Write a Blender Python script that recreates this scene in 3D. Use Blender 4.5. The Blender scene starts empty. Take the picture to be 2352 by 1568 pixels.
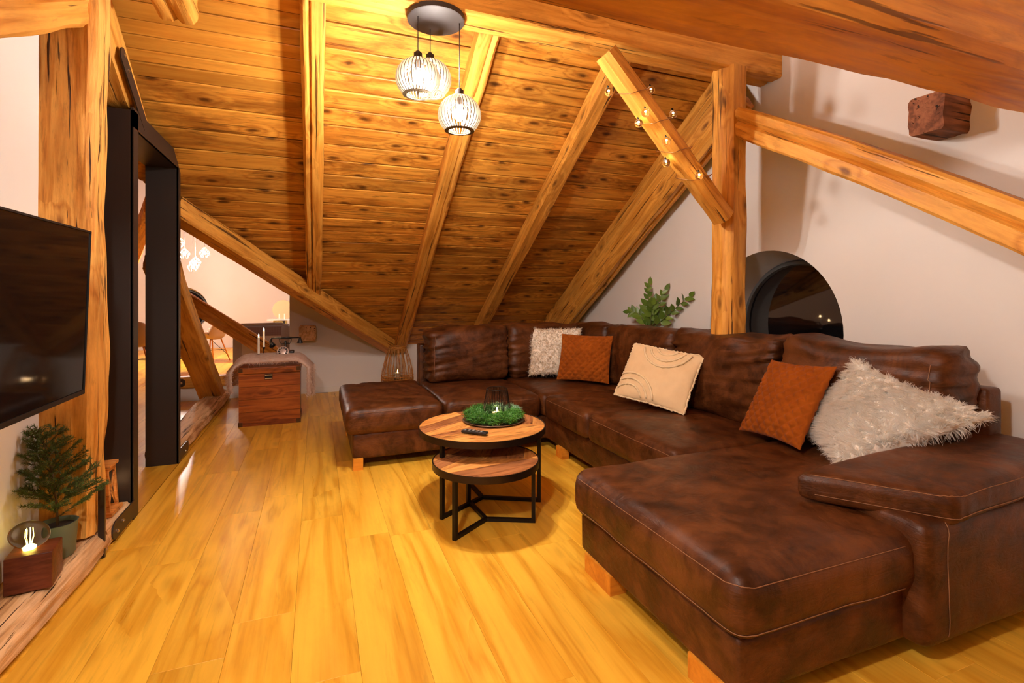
import bpy, math, random
import numpy as np
from mathutils import Vector, Matrix, noise as mn

random.seed(7); rng = np.random.default_rng(7)
C = bpy.context.scene.collection
sc = bpy.context.scene

# ------------------------------------------------------------------ camera, world, exposure
CAMZ = 1.3; YAW = math.radians(-21.2)
cam_d = bpy.data.cameras.new('camera'); cam = bpy.data.objects.new('camera', cam_d); C.objects.link(cam)
cam.location = (0, 0, CAMZ); cam.rotation_euler = (math.pi/2, 0, YAW)
cam_d.sensor_width = 36; cam_d.lens = 1160/2352*36; cam_d.shift_y = -109/2352; cam_d.clip_start = .05
sc.camera = cam
w = bpy.data.worlds.new('night'); sc.world = w; w.use_nodes = True
w.node_tree.nodes['Background'].inputs[0].default_value = (.012, .014, .02, 1)
w.node_tree.nodes['Background'].inputs[1].default_value = 1.0
sc.view_settings.view_transform = 'Standard'; sc.view_settings.look = 'None'
sc.cycles.max_bounces = 7; sc.cycles.diffuse_bounces = 3; sc.cycles.glossy_bounces = 3; sc.cycles.transmission_bounces = 6
sc.cycles.caustics_reflective = False; sc.cycles.adaptive_threshold = .06
sc.view_settings.gamma = 1.0; sc.view_settings.use_curve_mapping = False
sc.view_settings.exposure = 2.12
WARM = (1.0, .93, .86)
PENDANT_POWER = 330; DINING_POWER = 360; REAR_POWER = 130

# ------------------------------------------------------------------ picture <-> world (real depths are always given)
FW = np.array([.3616, .9323, 0]); RT = np.array([.9323, -.3616, 0]); CC = np.array([0, 0, CAMZ])
def ray(x, y): return FW + RT*(x-1176)/1160 + np.array([0, 0, (675-y)/1160])
def onX(x, y, X): d = ray(x, y); return CC + d*X/d[0]
def onY(x, y, Y): d = ray(x, y); return CC + d*Y/d[1]
def onZ(x, y, z=0): d = ray(x, y); return CC + d*(z-CAMZ)/d[2]
def onD(x, y, D): return CC + ray(x, y)*D
SL = .647; SEC = math.sqrt(1+SL*SL); RZ = 5.223
def roofz(Y): return RZ - SL*Y

# ------------------------------------------------------------------ mesh builder
class MB:
    def __init__(s): s.v = []; s.f = []; s.n = 0
    def add(s, v, f):
        v = np.asarray(v, float).reshape(-1, 3); s.v.append(v)
        n = s.n; s.f += [tuple(int(i)+n for i in q) for q in f]; s.n += len(v); return s
    def box(s, x0, x1, y0, y1, z0, z1):
        return s.add([(x0,y0,z0),(x1,y0,z0),(x1,y1,z0),(x0,y1,z0),(x0,y0,z1),(x1,y0,z1),(x1,y1,z1),(x0,y1,z1)],
              [(3,2,1,0),(4,5,6,7),(0,1,5,4),(1,2,6,5),(2,3,7,6),(3,0,4,7)])
    def rod(s, a, b, r0, r1=None, n=8, cap=True):
        return s.tube([a, b], [r0, r0 if r1 is None else r1], n, cap)
    def tube(s, pts, r, n=8, cap=True, closed=False):
        P = [Vector(p) for p in pts]; m = len(P)
        if not hasattr(r, '__len__'): r = [r]*m
        V = []; up = None
        for i in range(m):
            t = (P[(i+1) % m] - P[i-1]) if closed else (P[min(i+1, m-1)] - P[max(i-1, 0)])
            if t.length < 1e-9: t = Vector((0, 0, 1))
            t.normalize()
            if up is None:
                up = Vector((0, 0, 1)) if abs(t.z) < .9 else Vector((1, 0, 0))
            u = up - t*up.dot(t)
            if u.length < 1e-5: u = t.orthogonal()
            u.normalize(); up = u; b = t.cross(u)
            for k in range(n):
                a = 2*math.pi*k/n; V.append(P[i] + (u*math.cos(a) + b*math.sin(a))*r[i])
        F = []
        for i in range(m if closed else m-1):
            j = (i+1) % m
            for k in range(n): F.append((i*n+k, i*n+(k+1) % n, j*n+(k+1) % n, j*n+k))
        if cap and not closed: F += [tuple(range(n-1, -1, -1)), tuple((m-1)*n+k for k in range(n))]
        return s.add([tuple(q) for q in V], F)
    def lathe(s, c, prof, n=24, cap0=False, cap1=False):
        V = []; F = []
        for r, z in prof:
            for k in range(n):
                a = 2*math.pi*k/n; V.append((c[0]+r*math.cos(a), c[1]+r*math.sin(a), c[2]+z))
        m = len(prof)
        for i in range(m-1):
            for k in range(n): F.append((i*n+k, i*n+(k+1) % n, (i+1)*n+(k+1) % n, (i+1)*n+k))
        if cap0: F.append(tuple(range(n-1, -1, -1)))
        if cap1: F.append(tuple((m-1)*n+k for k in range(n)))
        return s.add(V, F)
    def sphere(s, c, r, n=16, m=10, sq=(1, 1, 1)):
        V = [(c[0], c[1], c[2]-r*sq[2])]; F = []
        for i in range(1, m):
            t = math.pi*i/m
            for k in range(n):
                a = 2*math.pi*k/n
                V.append((c[0]+r*sq[0]*math.sin(t)*math.cos(a), c[1]+r*sq[1]*math.sin(t)*math.sin(a), c[2]-r*sq[2]*math.cos(t)))
        V.append((c[0], c[1], c[2]+r*sq[2])); L = len(V)-1
        for k in range(n):
            F.append((0, 1+(k+1) % n, 1+k)); F.append((L, 1+(m-2)*n+k, 1+(m-2)*n+(k+1) % n))
            for i in range(m-2): F.append((1+i*n+k, 1+i*n+(k+1) % n, 1+(i+1)*n+(k+1) % n, 1+(i+1)*n+k))
        return s.add(V, F)
    def prism(s, poly, d):                     # polygon (list of 3D points) extruded by vector d
        n = len(poly); P = np.array(poly, float); Q = P + np.array(d, float)
        return s.add(np.vstack([P, Q]), [tuple(range(n-1, -1, -1)), tuple(range(n, 2*n))] + [(i, (i+1) % n, n+(i+1) % n, n+i) for i in range(n)])
    def xf(s, M):
        M = np.array(M); V = np.vstack(s.v); s.v = [V @ M[:3, :3].T + M[:3, 3]]; return s

WL = {}
def obj(name, mb, mat, parent=None, smooth=False, kind=None, label=None, origin=None, angle=None):
    V = np.vstack(mb.v)
    if parent is not None: o0 = np.array(WL[parent.name])
    else: o0 = np.array(origin if origin is not None else (0, 0, 0), float)
    me = bpy.data.meshes.new(name); me.from_pydata((V-o0).tolist(), [], mb.f); me.update()
    if mat is not None: me.materials.append(mat)
    if smooth:
        me.polygons.foreach_set('use_smooth', [True]*len(me.polygons))
        if angle: 
            try: me.set_sharp_from_angle(angle=math.radians(angle))
            except Exception: pass
    o = bpy.data.objects.new(name, me); C.objects.link(o)
    if parent is not None: o.parent = parent
    else: o.location = o0.tolist()
    WL[o.name] = o0
    if kind: o['kind'] = kind
    if label: o['label'] = label
    return o
def thing(name, label, cat, loc=(0, 0, 0), group=None, rz=0):
    o = bpy.data.objects.new(name, None); C.objects.link(o); o.location = tuple(float(q) for q in loc); o.rotation_euler = (0, 0, rz)
    o['label'] = label; o['category'] = cat; o.empty_display_size = .1
    if group: o['group'] = group
    WL[o.name] = np.array(loc, float) if rz == 0 else np.zeros(3)
    return o
def tag(o, label, cat, group=None):
    o['label'] = label; o['category'] = cat
    if group: o['group'] = group
    return o
def dup_tree(root, loc, rz=0, label=None):
    r = root.copy(); C.objects.link(r); r.location = loc; r.rotation_euler = (0, 0, rz)
    if label: r['label'] = label
    for ch in list(root.children):
        c = ch.copy(); C.objects.link(c); c.parent = r
        for g in list(ch.children):
            d = g.copy(); C.objects.link(d); d.parent = c
    return r

# ------------------------------------------------------------------ materials
class NT:
    def __init__(s, name):
        s.m = bpy.data.materials.new(name); s.m.use_nodes = True; s.t = s.m.node_tree; s.b = s.t.nodes['Principled BSDF']
    def n(s, typ, **k):
        x = s.t.nodes.new(typ)
        for a, v in k.items():
            if a[0] == '_': setattr(x, a[1:], v)
        return x
    def L(s, a, b): s.t.links.new(a, b)
    def val(s, sock, v):
        if isinstance(v, bpy.types.NodeSocket): s.L(v, sock)
        else: sock.default_value = v
    def math(s, op, a, b=0.0, c=None, clamp=False):
        x = s.n('ShaderNodeMath', _operation=op, _use_clamp=clamp); s.val(x.inputs[0], a); s.val(x.inputs[1], b)
        if c is not None: s.val(x.inputs[2], c)
        return x.outputs[0]
    def vmul(s, v, k):
        x = s.n('ShaderNodeVectorMath', _operation='MULTIPLY'); s.L(v, x.inputs[0]); x.inputs[1].default_value = k; return x.outputs[0]
    def coord(s, rnd=True):
        tc = s.n('ShaderNodeTexCoord').outputs['Object']
        if not rnd: return tc
        oi = s.n('ShaderNodeObjectInfo').outputs['Random']
        c = s.n('ShaderNodeCombineXYZ')
        for i, k in enumerate((37., 91., 53.)): s.L(s.math('MULTIPLY', oi, k), c.inputs[i])
        x = s.n('ShaderNodeVectorMath', _operation='ADD'); s.L(tc, x.inputs[0]); s.L(c.outputs[0], x.inputs[1]); return x.outputs[0]
    def noise(s, v, scale=1, detail=4, rough=.55, dist=0):
        x = s.n('ShaderNodeTexNoise'); s.L(v, x.inputs['Vector']); x.inputs['Scale'].default_value = scale
        x.inputs['Detail'].default_value = detail; x.inputs['Roughness'].default_value = rough; x.inputs['Distortion'].default_value = dist
        return x.outputs[0]
    def ramp(s, f, *st):
        x = s.n('ShaderNodeValToRGB'); s.L(f, x.inputs[0]); e = x.color_ramp.elements
        while len(e) < len(st): e.new(.5)
        for i, (p, c) in enumerate(st):
            e[i].position = p; e[i].color = (c, c, c, 1) if not hasattr(c, '__len__') else (*c, 1)
        return x.outputs[0]
    def mix(s, f, a, b, mode='MIX'):
        x = s.n('ShaderNodeMix', _data_type='RGBA', _blend_type=mode); s.val(x.inputs[0], f)
        for i, q in ((6, a), (7, b)):
            if isinstance(q, bpy.types.NodeSocket): s.L(q, x.inputs[i])
            else: x.inputs[i].default_value = (*q, 1)
        return x.outputs[2]
    def bump(s, h, strength=.3, dist=.01, nrm=None):
        x = s.n('ShaderNodeBump'); s.L(h, x.inputs['Height']); x.inputs['Strength'].default_value = strength; x.inputs['Distance'].default_value = dist
        if nrm: s.L(nrm, x.inputs['Normal'])
        return x.outputs[0]
    def set(s, **k):
        for a, v in k.items():
            i = s.b.inputs[a.replace('_', ' ')]
            if isinstance(v, bpy.types.NodeSocket): s.L(v, i)
            elif hasattr(v, '__len__') and len(v) == 3: i.default_value = (*v, 1)
            else: i.default_value = v
        return s
def plain(name, col, rough=.5, metal=0, **k):
    m = NT(name); m.set(Base_Color=col, Roughness=rough, Metallic=metal, **k); return m.m
def emit(name, col, st):
    m = NT(name); m.set(Base_Color=(0, 0, 0), Emission_Color=col, Emission_Strength=st); return m.m

def wood(name, light, mid, dark, knots=1., stain=.5, cracks=.5, grain=1., rw=.22, rough=(.42, .62), bump=.35, var=.25, ring=26, k=1., kdark=.95, fs=1., spec=.35, kd=.46):
    m = NT(name); v = m.coord()
    sp = m.n('ShaderNodeSeparateXYZ'); m.L(v, sp.inputs[0])
    cb = m.n('ShaderNodeCombineXYZ'); m.L(m.math('MULTIPLY', sp.outputs[0], 2.9*k), cb.inputs[0])
    m.L(m.math('MULTIPLY', m.math('ADD', sp.outputs[1], sp.outputs[2]), 7.0*k), cb.inputs[1])
    wob = m.noise(m.vmul(v, (5*k, 14*k, 14*k)), 1, 3, .6)
    wc = m.n('ShaderNodeVectorMath', _operation='ADD'); m.L(cb.outputs[0], wc.inputs[0]); cw = m.n('ShaderNodeCombineXYZ')
    m.L(m.math('MULTIPLY', wob, .35), cw.inputs[0]); m.L(m.math('MULTIPLY', wob, .22), cw.inputs[1]); m.L(cw.outputs[0], wc.inputs[1])
    vo = m.n('ShaderNodeTexVoronoi', _voronoi_dimensions='2D'); m.L(wc.outputs[0], vo.inputs['Vector']); vo.inputs['Scale'].default_value = 1
    sx = m.n('ShaderNodeSeparateColor'); m.L(vo.outputs['Color'], sx.inputs[0])
    isk = m.ramp(sx.outputs[0], (kd, 0), (min(1., kd+.05), 1))
    d = vo.outputs['Distance']
    fine = m.noise(m.vmul(v, (2.4*k*fs, 60*k*fs, 60*k*fs)), 1, 5, .65)
    mid_ = m.noise(m.vmul(v, (.6*k, 8*k, 8*k)), 1, 3, .5, .5)
    ph = m.math('ADD', m.math('MULTIPLY', mid_, ring*1.0), m.math('MULTIPLY', m.math('MULTIPLY', m.ramp(d, (0, 1), (.55, 0)), isk), 14*min(1, knots+.2)))
    rings = m.math('MULTIPLY_ADD', m.math('SINE', ph), .5, .5)
    rings = m.math('POWER', rings, .6)
    g = m.math('ADD', m.math('MULTIPLY', fine, .6*grain), m.math('MULTIPLY', rings, rw*grain))
    g = m.math('ADD', g, (1-grain)*.42+.08)
    col = m.ramp(g, (.22, dark), (.42, mid), (.60, light), (.78, tuple(min(1, c*1.12) for c in light)))
    big = m.noise(m.vmul(v, (1.5*k, 5.5*k, 5.5*k)), 1, 5, .68, .4)
    col = m.mix(m.math('MULTIPLY', m.ramp(big, (.47, 0), (.62, 1)), stain), col, tuple(c*q for c, q in zip(mid, (.30, 0.216, 0.180))), 'MIX')
    burn = m.noise(m.vmul(v, (2.6*k, 22*k, 22*k)), 1, 5, .7, .3)
    col = m.mix(m.math('MULTIPLY', m.ramp(burn, (.58, 0), (.66, 1)), min(1, stain*.9)), col, tuple(c*q for c, q in zip(mid, (.16, 0.115, 0.096))), 'MIX')
    kn = m.math('MULTIPLY', m.ramp(d, (.05, 1), (.17, 0)), isk)
    halo = m.math('MULTIPLY', m.math('MULTIPLY', m.ramp(d, (.10, 1), (.38, 0)), isk), .35*knots, clamp=True)
    col = m.mix(halo, col, tuple(c*q for c, q in zip(mid, (.45, 0.324, 0.270))))
    kn2 = m.math('MULTIPLY', kn, kdark*knots, clamp=True)
    col = m.mix(kn2, col, tuple(c*q for c, q in zip(mid, (.13, 0.094, 0.078))))
    cr = m.ramp(m.noise(m.vmul(v, (.9*k, 34*k, 34*k)), 1, 3, .6), (.625, 0), (.665, 1))
    crk = m.math('MULTIPLY', cr, cracks, clamp=True)
    col = m.mix(crk, col, tuple(c*q for c, q in zip(mid, (.10, 0.072, 0.060))))
    oi = m.n('ShaderNodeObjectInfo').outputs['Random']
    hs = m.n('ShaderNodeHueSaturation'); m.L(col, hs.inputs['Color'])
    m.L(m.math('MULTIPLY_ADD', oi, var, 1-var*.55), hs.inputs['Value'])
    rr = m.ramp(fine, (.3, rough[0]), (.7, rough[1]))
    h = m.math('SUBTRACT', m.math('MULTIPLY', fine, .6), m.math('ADD', crk, m.math('MULTIPLY', kn, .3)))
    m.set(Base_Color=hs.outputs[0], Roughness=rr, Normal=m.bump(h, bump, .008), Specular_IOR_Level=spec)
    return m.m

M = {}
M['board'] = wood('old_board', (.80, .36, .050), (.64, .245, .028), (.36, .105, .0100), knots=.95, stain=.60, cracks=.6, var=.34, rough=(.35, .6), kd=.48)
M['board_new'] = wood('new_board', (.74, .33, .045), (.62, .245, .028), (.48, .16, .016), knots=.2, stain=.15, cracks=.1, var=.36, grain=.7, rough=(.35, .5), bump=.1, kd=.85)
M['beam'] = wood('hewn_beam', (.80, .38, .065), (.66, .275, .036), (.42, .14, .0140), knots=.75, stain=.28, cracks=.9, var=.12, rough=(.42, .65), bump=.55, kd=.70)
M['beam_big'] = wood('hewn_big_beam', (.76, .33, .045), (.64, .245, .026), (.42, .13, .012), knots=.6, stain=.38, cracks=.75, var=.05, rough=(.38, .6), bump=.4, k=.7, kd=.72)
M['beam_rough'] = wood('adzed_rough_beam', (.84, .43, .095), (.70, .30, .05), (.38, .13, .016), knots=.5, stain=.30, cracks=1, var=.1, rough=(.55, .8), bump=1.0, k=1.3, kd=.80, grain=1.15)
M['sill'] = wood('weathered_sill', (.86, .56, .30), (.70, .40, .18), (.34, .15, .05), knots=.3, stain=.35, cracks=1, var=.1, rough=(.6, .85), bump=1.0, k=1.2, kd=.85, grain=1.15)
M['floor'] = wood('floor_plank', (.86, .475, .048), (.76, .37, .028), (.58, .245, .015), knots=.16, stain=.16, cracks=.14, var=.18, grain=.85, rw=.36, rough=(.27, .36), bump=.03, ring=22, k=.75, kdark=.6, fs=.7, spec=.26, kd=.72)
M['chest'] = wood('chest_wood', (0.420, 0.106, 0.0132), (0.300, 0.064, 0.0072), (0.140, 0.025, 0.0036), knots=.6, stain=.5, cracks=.4, var=.1, rough=(.3, .5), bump=.2)
M['walnut'] = wood('dark_block_wood', (.16, .04, .018), (.10, .022, .010), (.05, .012, .006), knots=0, stain=.3, cracks=.1, var=.1, rough=(.3, .5), bump=.1, k=1.5)
M['leg'] = wood('pale_leg_wood', (0.750, 0.297, 0.0300), (0.660, 0.234, 0.0200), (0.550, 0.171, 0.0150), knots=0, stain=0, cracks=0, var=.05, rough=(.35, .5), bump=.05)
M['tableA'] = wood('table_inlay_light', (0.720, 0.323, 0.0840), (0.560, 0.212, 0.0450), (0.340, 0.111, 0.0210), knots=.6, stain=.35, cracks=.6, var=.35, rough=(.3, .5), bump=.15, k=2)
M['tableB'] = wood('table_inlay_dark', (0.420, 0.162, 0.0540), (0.280, 0.093, 0.0270), (0.140, 0.043, 0.0120), knots=.6, stain=.35, cracks=.6, var=.3, rough=(.3, .5), bump=.15, k=2)
M['rattan'] = wood('rattan', (0.550, 0.238, 0.0440), (0.420, 0.158, 0.0248), (0.220, 0.070, 0.0110), knots=0, stain=.1, cracks=.2, var=.2, rough=(.4, .6), bump=.1)
M['slat'] = wood('shade_slat_birch', (.13, .092, .052), (.11, .078, .042), (.09, .06, .032), knots=0, stain=0, cracks=0, var=.05, rough=(.5, .6), bump=.03)

def wall_mat(name, col):
    m = NT(name); v = m.coord(False); n1 = m.noise(v, 1.3, 3); n2 = m.noise(v, 160, 3)
    c = m.mix(m.ramp(n1, (.3, 0), (.7, 1)), tuple(q*.96 for q in col), col)
    m.set(Base_Color=c, Roughness=.85, Normal=m.bump(n2, .12, .002)); return m.m
M['wall'] = wall_mat('white_plaster', (.80, .75, .71))
M['reveal'] = wall_mat('grey_reveal', (.80, .76, .72))
M['trim'] = plain('white_trim', (.78, .74, .69), .45)

def leather(name, a, b, c, rough, wr=1.):
    m = NT(name); v = m.coord(False)
    n1 = m.noise(v, 4.0, 8, .68, 1.0); n2 = m.noise(v, 14, 5, .6); n3 = m.noise(v, 300, 3); 
    col = m.ramp(n1, (.36, a), (.50, b), (.64, c))
    col = m.mix(m.math('MULTIPLY', m.ramp(n2, (.45, 0), (.75, 1)), .45), col, tuple(q*1.5 for q in c))
    st = m.noise(m.vmul(v, (9, 9, 30)), 1, 4, .6, 1.5)
    h = m.math('ADD', m.math('MULTIPLY', st, wr), m.math('MULTIPLY', n2, .5))
    nb = m.bump(h, .28, .012); nb = m.bump(n3, .22, .0015, nb)
    m.set(Base_Color=col, Roughness=m.ramp(n2, (.3, rough-.08), (.7, rough+.12)), Normal=nb, Specular_IOR_Level=.31)
    return m.m
M['leather'] = leather('brown_worn_leather', (.032, .0082, .0018), (.072, .0205, .0046), (.135, .043, .011), .42)
M['thread'] = plain('pale_thread', (.26, .12, .055), .7)
M['steel'] = plain('black_steel', (.045, .034, .030), .42, .5)
M['iron'] = plain('black_iron', (.018, .014, .012), .42, .7)
M['bolt'] = plain('bright_bolt', (.75, .72, .66), .25, 1)
M['rim'] = plain('dark_rim', (.04, .028, .022), .35, .8)
M['black'] = plain('black_plastic', (.012, .011, .011), .35)
M['screen'] = plain('tv_glass', (.006, .005, .005), .06)
M['rubber'] = plain('key_rubber', (.18, .17, .16), .5)
M['canopy'] = plain('bronze_canopy', (.05, .038, .033), .62, .25)
M['cord'] = plain('dark_cord', (.05, .03, .025), .6)
M['copper'] = plain('copper_wire', (.45, .22, .10), .35, 1)
M['grey_fab'] = plain('grey_fabric', (.36, .32, .34), .9)
M['grey_fab2'] = plain('light_grey_fabric', (.58, .52, .53), .9)
M['wax'] = plain('white_wax', (.85, .78, .66), .45)
M['pot'] = plain('sage_pot', (.12, .15, .10), .5)
M['pot2'] = plain('ribbed_planter', (.42, .34, .22), .5)
M['soil'] = plain('soil', (.02, .012, .008), .9)
M['chair'] = plain('taupe_shell', (.42, .28, .20), .6)
M['cork'] = plain('round_tray', (.72, .55, .32), .6)
M['dial'] = plain('dial_face', (.62, .50, .45), .35, .4)
M['brown_block'] = wood('old_stub', (.34, .13, .06), (.20, .07, .03), (.09, .03, .014), knots=.3, stain=.4, cracks=1, var=.1, rough=(.6, .8), bump=1)
def fabric(name, a, b, sc_=60, bump=.25, rough=.85, sheen=.3):
    m = NT(name); v = m.coord(False); n1 = m.noise(v, 9, 4, .6); n2 = m.noise(v, sc_*6, 2)
    m.set(Base_Color=m.mix(m.ramp(n1, (.3, 0), (.7, 1)), a, b), Roughness=rough, Normal=m.bump(n2, bump, .002), Sheen_Weight=sheen, Specular_IOR_Level=.15); return m.m
M['rust'] = fabric('rust_velvet', (.27, .060, .003), (.38, .090, .005), sheen=.08)
M['cream'] = fabric('cream_cotton', (0.800, 0.582, 0.3344), (0.860, 0.650, 0.3872))
M['rope'] = fabric('cream_tuft', (0.860, 0.679, 0.4136), (0.920, 0.737, 0.4752), bump=.6)
M['shag'] = fabric('ivory_shag_base', (.88, .78, .68), (.95, .88, .78))
def furm(name, a, b):
    m = NT(name); v = m.coord(False); n1 = m.noise(v, 28, 3, .6)
    col = m.mix(m.ramp(n1, (.35, 0), (.65, 1)), a, b)
    d = m.n('ShaderNodeBsdfDiffuse'); t = m.n('ShaderNodeBsdfTranslucent'); x = m.n('ShaderNodeMixShader'); x.inputs[0].default_value = .6
    for q in (d, t): m.L(col, q.inputs['Color'])
    m.L(d.outputs[0], x.inputs[1]); m.L(t.outputs[0], x.inputs[2]); m.L(x.outputs[0], m.t.nodes['Material Output'].inputs[0]); return m.m
M['fur'] = furm('ivory_shag', (.98, .94, .88), (1, .99, .96))
M['fur2'] = furm('ivory_fluff', (.90, .80, .68), (.98, .92, .82))
M['throw'] = furm('beige_fur', (.86, .68, .58), (.97, .84, .75))
def leafm(name, a, b, rough=.4):
    m = NT(name); oi = m.n('ShaderNodeObjectInfo').outputs['Random']; v = m.coord(False); n1 = m.noise(v, 30, 2)
    m.set(Base_Color=m.mix(m.math('MULTIPLY_ADD', oi, .6, m.math('MULTIPLY', n1, .4)), a, b), Roughness=rough); return m.m
M['zz'] = leafm('waxy_leaf', (.045, .11, .010), (.19, .28, .035), .38)
M['stalk'] = plain('green_stalk', (.10, .14, .03), .5)
M['needle'] = leafm('spruce_needle', (.024, .055, .008), (.075, .125, .018), .55)
M['needle2'] = leafm('wreath_needle', (.03, .14, .012), (.10, .32, .035), .5)
M['needle3'] = leafm('frosted_needle', (.12, .28, .13), (.30, .46, .28), .5)
M['bark'] = plain('bark', (.10, .055, .025), .8)
M['bulb'] = emit('pendant_bulb', WARM, PENDANT_POWER)
M['bulb_far'] = emit('dining_bulb', (1, .87, .78), DINING_POWER)
M['bulb_rear'] = emit('rear_bulb', WARM, REAR_POWER)
M['fairy'] = emit('fairy_led', (1, .72, .30), 45)
M['flame'] = emit('flame', (1, .62, .28), 28)
M['led'] = emit('yellow_led', (1, .75, .12), 4)
def glass(name, col=(1, 1, 1), rough=0.0, ior=1.45):
    m = NT(name); m.set(Base_Color=col, Roughness=rough, Transmission_Weight=1.0, IOR=ior); return m.m
M['glass'] = glass('clear_glass', ior=1.06); M['globe'] = glass('globe_glass', ior=1.30); M['glass2'] = glass('smoked_glass', (.55, .50, .45), ior=1.15)
M['pane'] = plain('night_window_pane', (.004, .004, .005), .03, 0, Specular_IOR_Level=.9)

# ------------------------------------------------------------------ room shell
X0, X1, YK, YB = -1.2, 3.21, 7.13, -4.73
RIDY = 1.2; RIDZ = roofz(RIDY); KZ = roofz(YK)
TH = .12
def vx(Y): return (Y-5.893)/1.148            # valley line: x on the roof plane at depth Y
# sub floor
obj('floor', MB().box(-7.6, X1+.1, YB-.1, 14.1, -.12, -.014), plain('floor_joint', (.34, .15, .03), .8), kind='structure')
FLOOR = bpy.data.objects['floor']
def plank_mesh(L, W):
    c = .0009; h = .012; s = MB()
    x, y = L/2, W/2
    s.add([(-x, -y, -h), (x, -y, -h), (x, y, -h), (-x, y, -h), (-x, -y, -c), (x, -y, -c), (x, y, -c), (-x, y, -c),
           (-x+c, -y+c, 0), (x-c, -y+c, 0), (x-c, y-c, 0), (-x+c, y-c, 0)],
          [(3, 2, 1, 0), (8, 9, 10, 11), (0, 1, 5, 4), (1, 2, 6, 5), (2, 3, 7, 6), (3, 0, 4, 7), (4, 5, 9, 8), (5, 6, 10, 9), (6, 7, 11, 10), (7, 4, 8, 11)])
    me = bpy.data.meshes.new('floor_plank'); me.from_pydata(np.vstack(s.v).tolist(), [], s.f); me.materials.append(M['floor']); return me
PW, PL = .225, 1.32; pm = {}
def lay(xa, xb, ya, yb):
    i = 0; x = xa
    while x < xb-.01:
        wd = min(PW, xb-x); y = ya - random.random()*PL
        while y < yb-.01:
            a, b = max(y, ya), min(y+PL, yb)
            if b-a > .05:
                key = (round(b-a, 2), round(wd, 3))
                if key not in pm: pm[key] = plank_mesh(b-a, wd-.0006)
                o = bpy.data.objects.new('plank', pm[key]); C.objects.link(o)
                o.location = (x+wd/2, (a+b)/2, -random.random()*.0004); o.rotation_euler = (0, 0, math.pi/2); o.parent = FLOOR
            y += PL
        x += wd; i += 1
lay(-.98, X1, .9, 7.13)
lay(-3.46, -.98, 3.2, 7.13)
lay(-4.15, -.32, 7.13, 13.95)
# remaining floor, never in view: one slab level with the planks
def slab(name, x0, x1, y0, y1): 
    o = obj(name, MB().box(x0, x1, y0, y1, -.012, -.0015), M['floor'], FLOOR, kind='stuff'); return o
slab('plank_field', X0-.1, X1, YB, .9); slab('plank_field', -7.5, -3.46, 0, 7.13); slab('plank_field', -7.5, -4.15, 7.13, 14); slab('plank_field', -3.46, X0-.1, YB, 3.2); slab('plank_field', X0-.1, -.98, .9, 3.2)

# gable wall (right) with a round opening, as a grid of quads around the hole
WY, WZ, WR = 2.89, 1.03, .60
def gable():
    s = MB(); n = 64
    ring = [(WY+WR*math.cos(a), WZ+WR*math.sin(a)) for a in [2*math.pi*k/n for k in range(n)]]
    # outer boundary point per angle by ray casting to the polygon
    poly = [(YB, 0), (YK, 0), (YK, KZ+.06), (RIDY, RIDZ+.12), (YB, KZ+.06)]
    def hit(a):
        d = (math.cos(a), math.sin(a)); best = None
        for i in range(len(poly)):
            p, q = poly[i], poly[(i+1) % len(poly)]; e = (q[0]-p[0], q[1]-p[1])
            den = d[0]*e[1]-d[1]*e[0]
            if abs(den) < 1e-9: continue
            t = ((p[0]-WY)*e[1]-(p[1]-WZ)*e[0])/den; u = ((p[0]-WY)*d[1]-(p[1]-WZ)*d[0])/den
            if t > 0 and -1e-6 <= u <= 1+1e-6 and (best is None or t < best): best = t
        return (WY+d[0]*best, WZ+d[1]*best)
    ang = [2*math.pi*k/n for k in range(n)]; outer = [hit(a) for a in ang]
    for P in poly:                               # snap nearest ray to each corner
        k = min(range(n), key=lambda i: (outer[i][0]-P[0])**2+(outer[i][1]-P[1])**2); outer[k] = P
    V = [(X1, *p) for p in ring]+[(X1, *p) for p in outer]
    s.add(V, [(k, (k+1) % n, n+(k+1) % n, n+k) for k in range(n)])
    o2 = [(X1+.45, *p) for p in outer]
    s.add([(X1, *p) for p in outer]+o2, [(k, (k+1) % n, n+(k+1) % n, n+k) for k in range(n)])
    return s
obj('wall_right', gable(), M['wall'], kind='structure')
def round_window(name, cx, cy, cz, r, depth, axis):
    """a deep round reveal with a dark frame and a night pane; axis 'x' looks through a gable at x, 'y' through one at y"""
    n = 64; rev = MB(); rev.lathe((0, 0, 0), [(r, 0), (r*.985, .05), (r*.90, depth)], n)
    fr = MB(); ri = r*.90; fr.lathe((0, 0, 0), [(ri, depth-.012), (ri*.975, depth-.03), (ri*.93, depth-.03), (ri*.915, depth-.005), (ri*.915, depth+.02)], n)
    pn = MB(); pn.lathe((0, 0, 0), [(ri*.93, depth), (.001, depth+.001)], n)
    if axis == 'x': Mx = Matrix(((0, 0, 1, cx), (1, 0, 0, cy), (0, 1, 0, cz), (0, 0, 0, 1)))
    else: Mx = Matrix(((1, 0, 0, cx), (0, 0, 1, cy), (0, 1, 0, cz), (0, 0, 0, 1)))
    for q in (rev, fr, pn): q.xf(Mx)
    f = obj(name, rev, M['reveal'], kind='structure', smooth=True, origin=(cx, cy, cz))
    obj('window_frame', fr, plain('grey_window_frame', (.10, .10, .10), .4), f, smooth=True, angle=40)
    obj('pane', pn, M['pane'], f)
round_window('window_1', X1-.001, WY, WZ, WR, .34, 'x')

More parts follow.
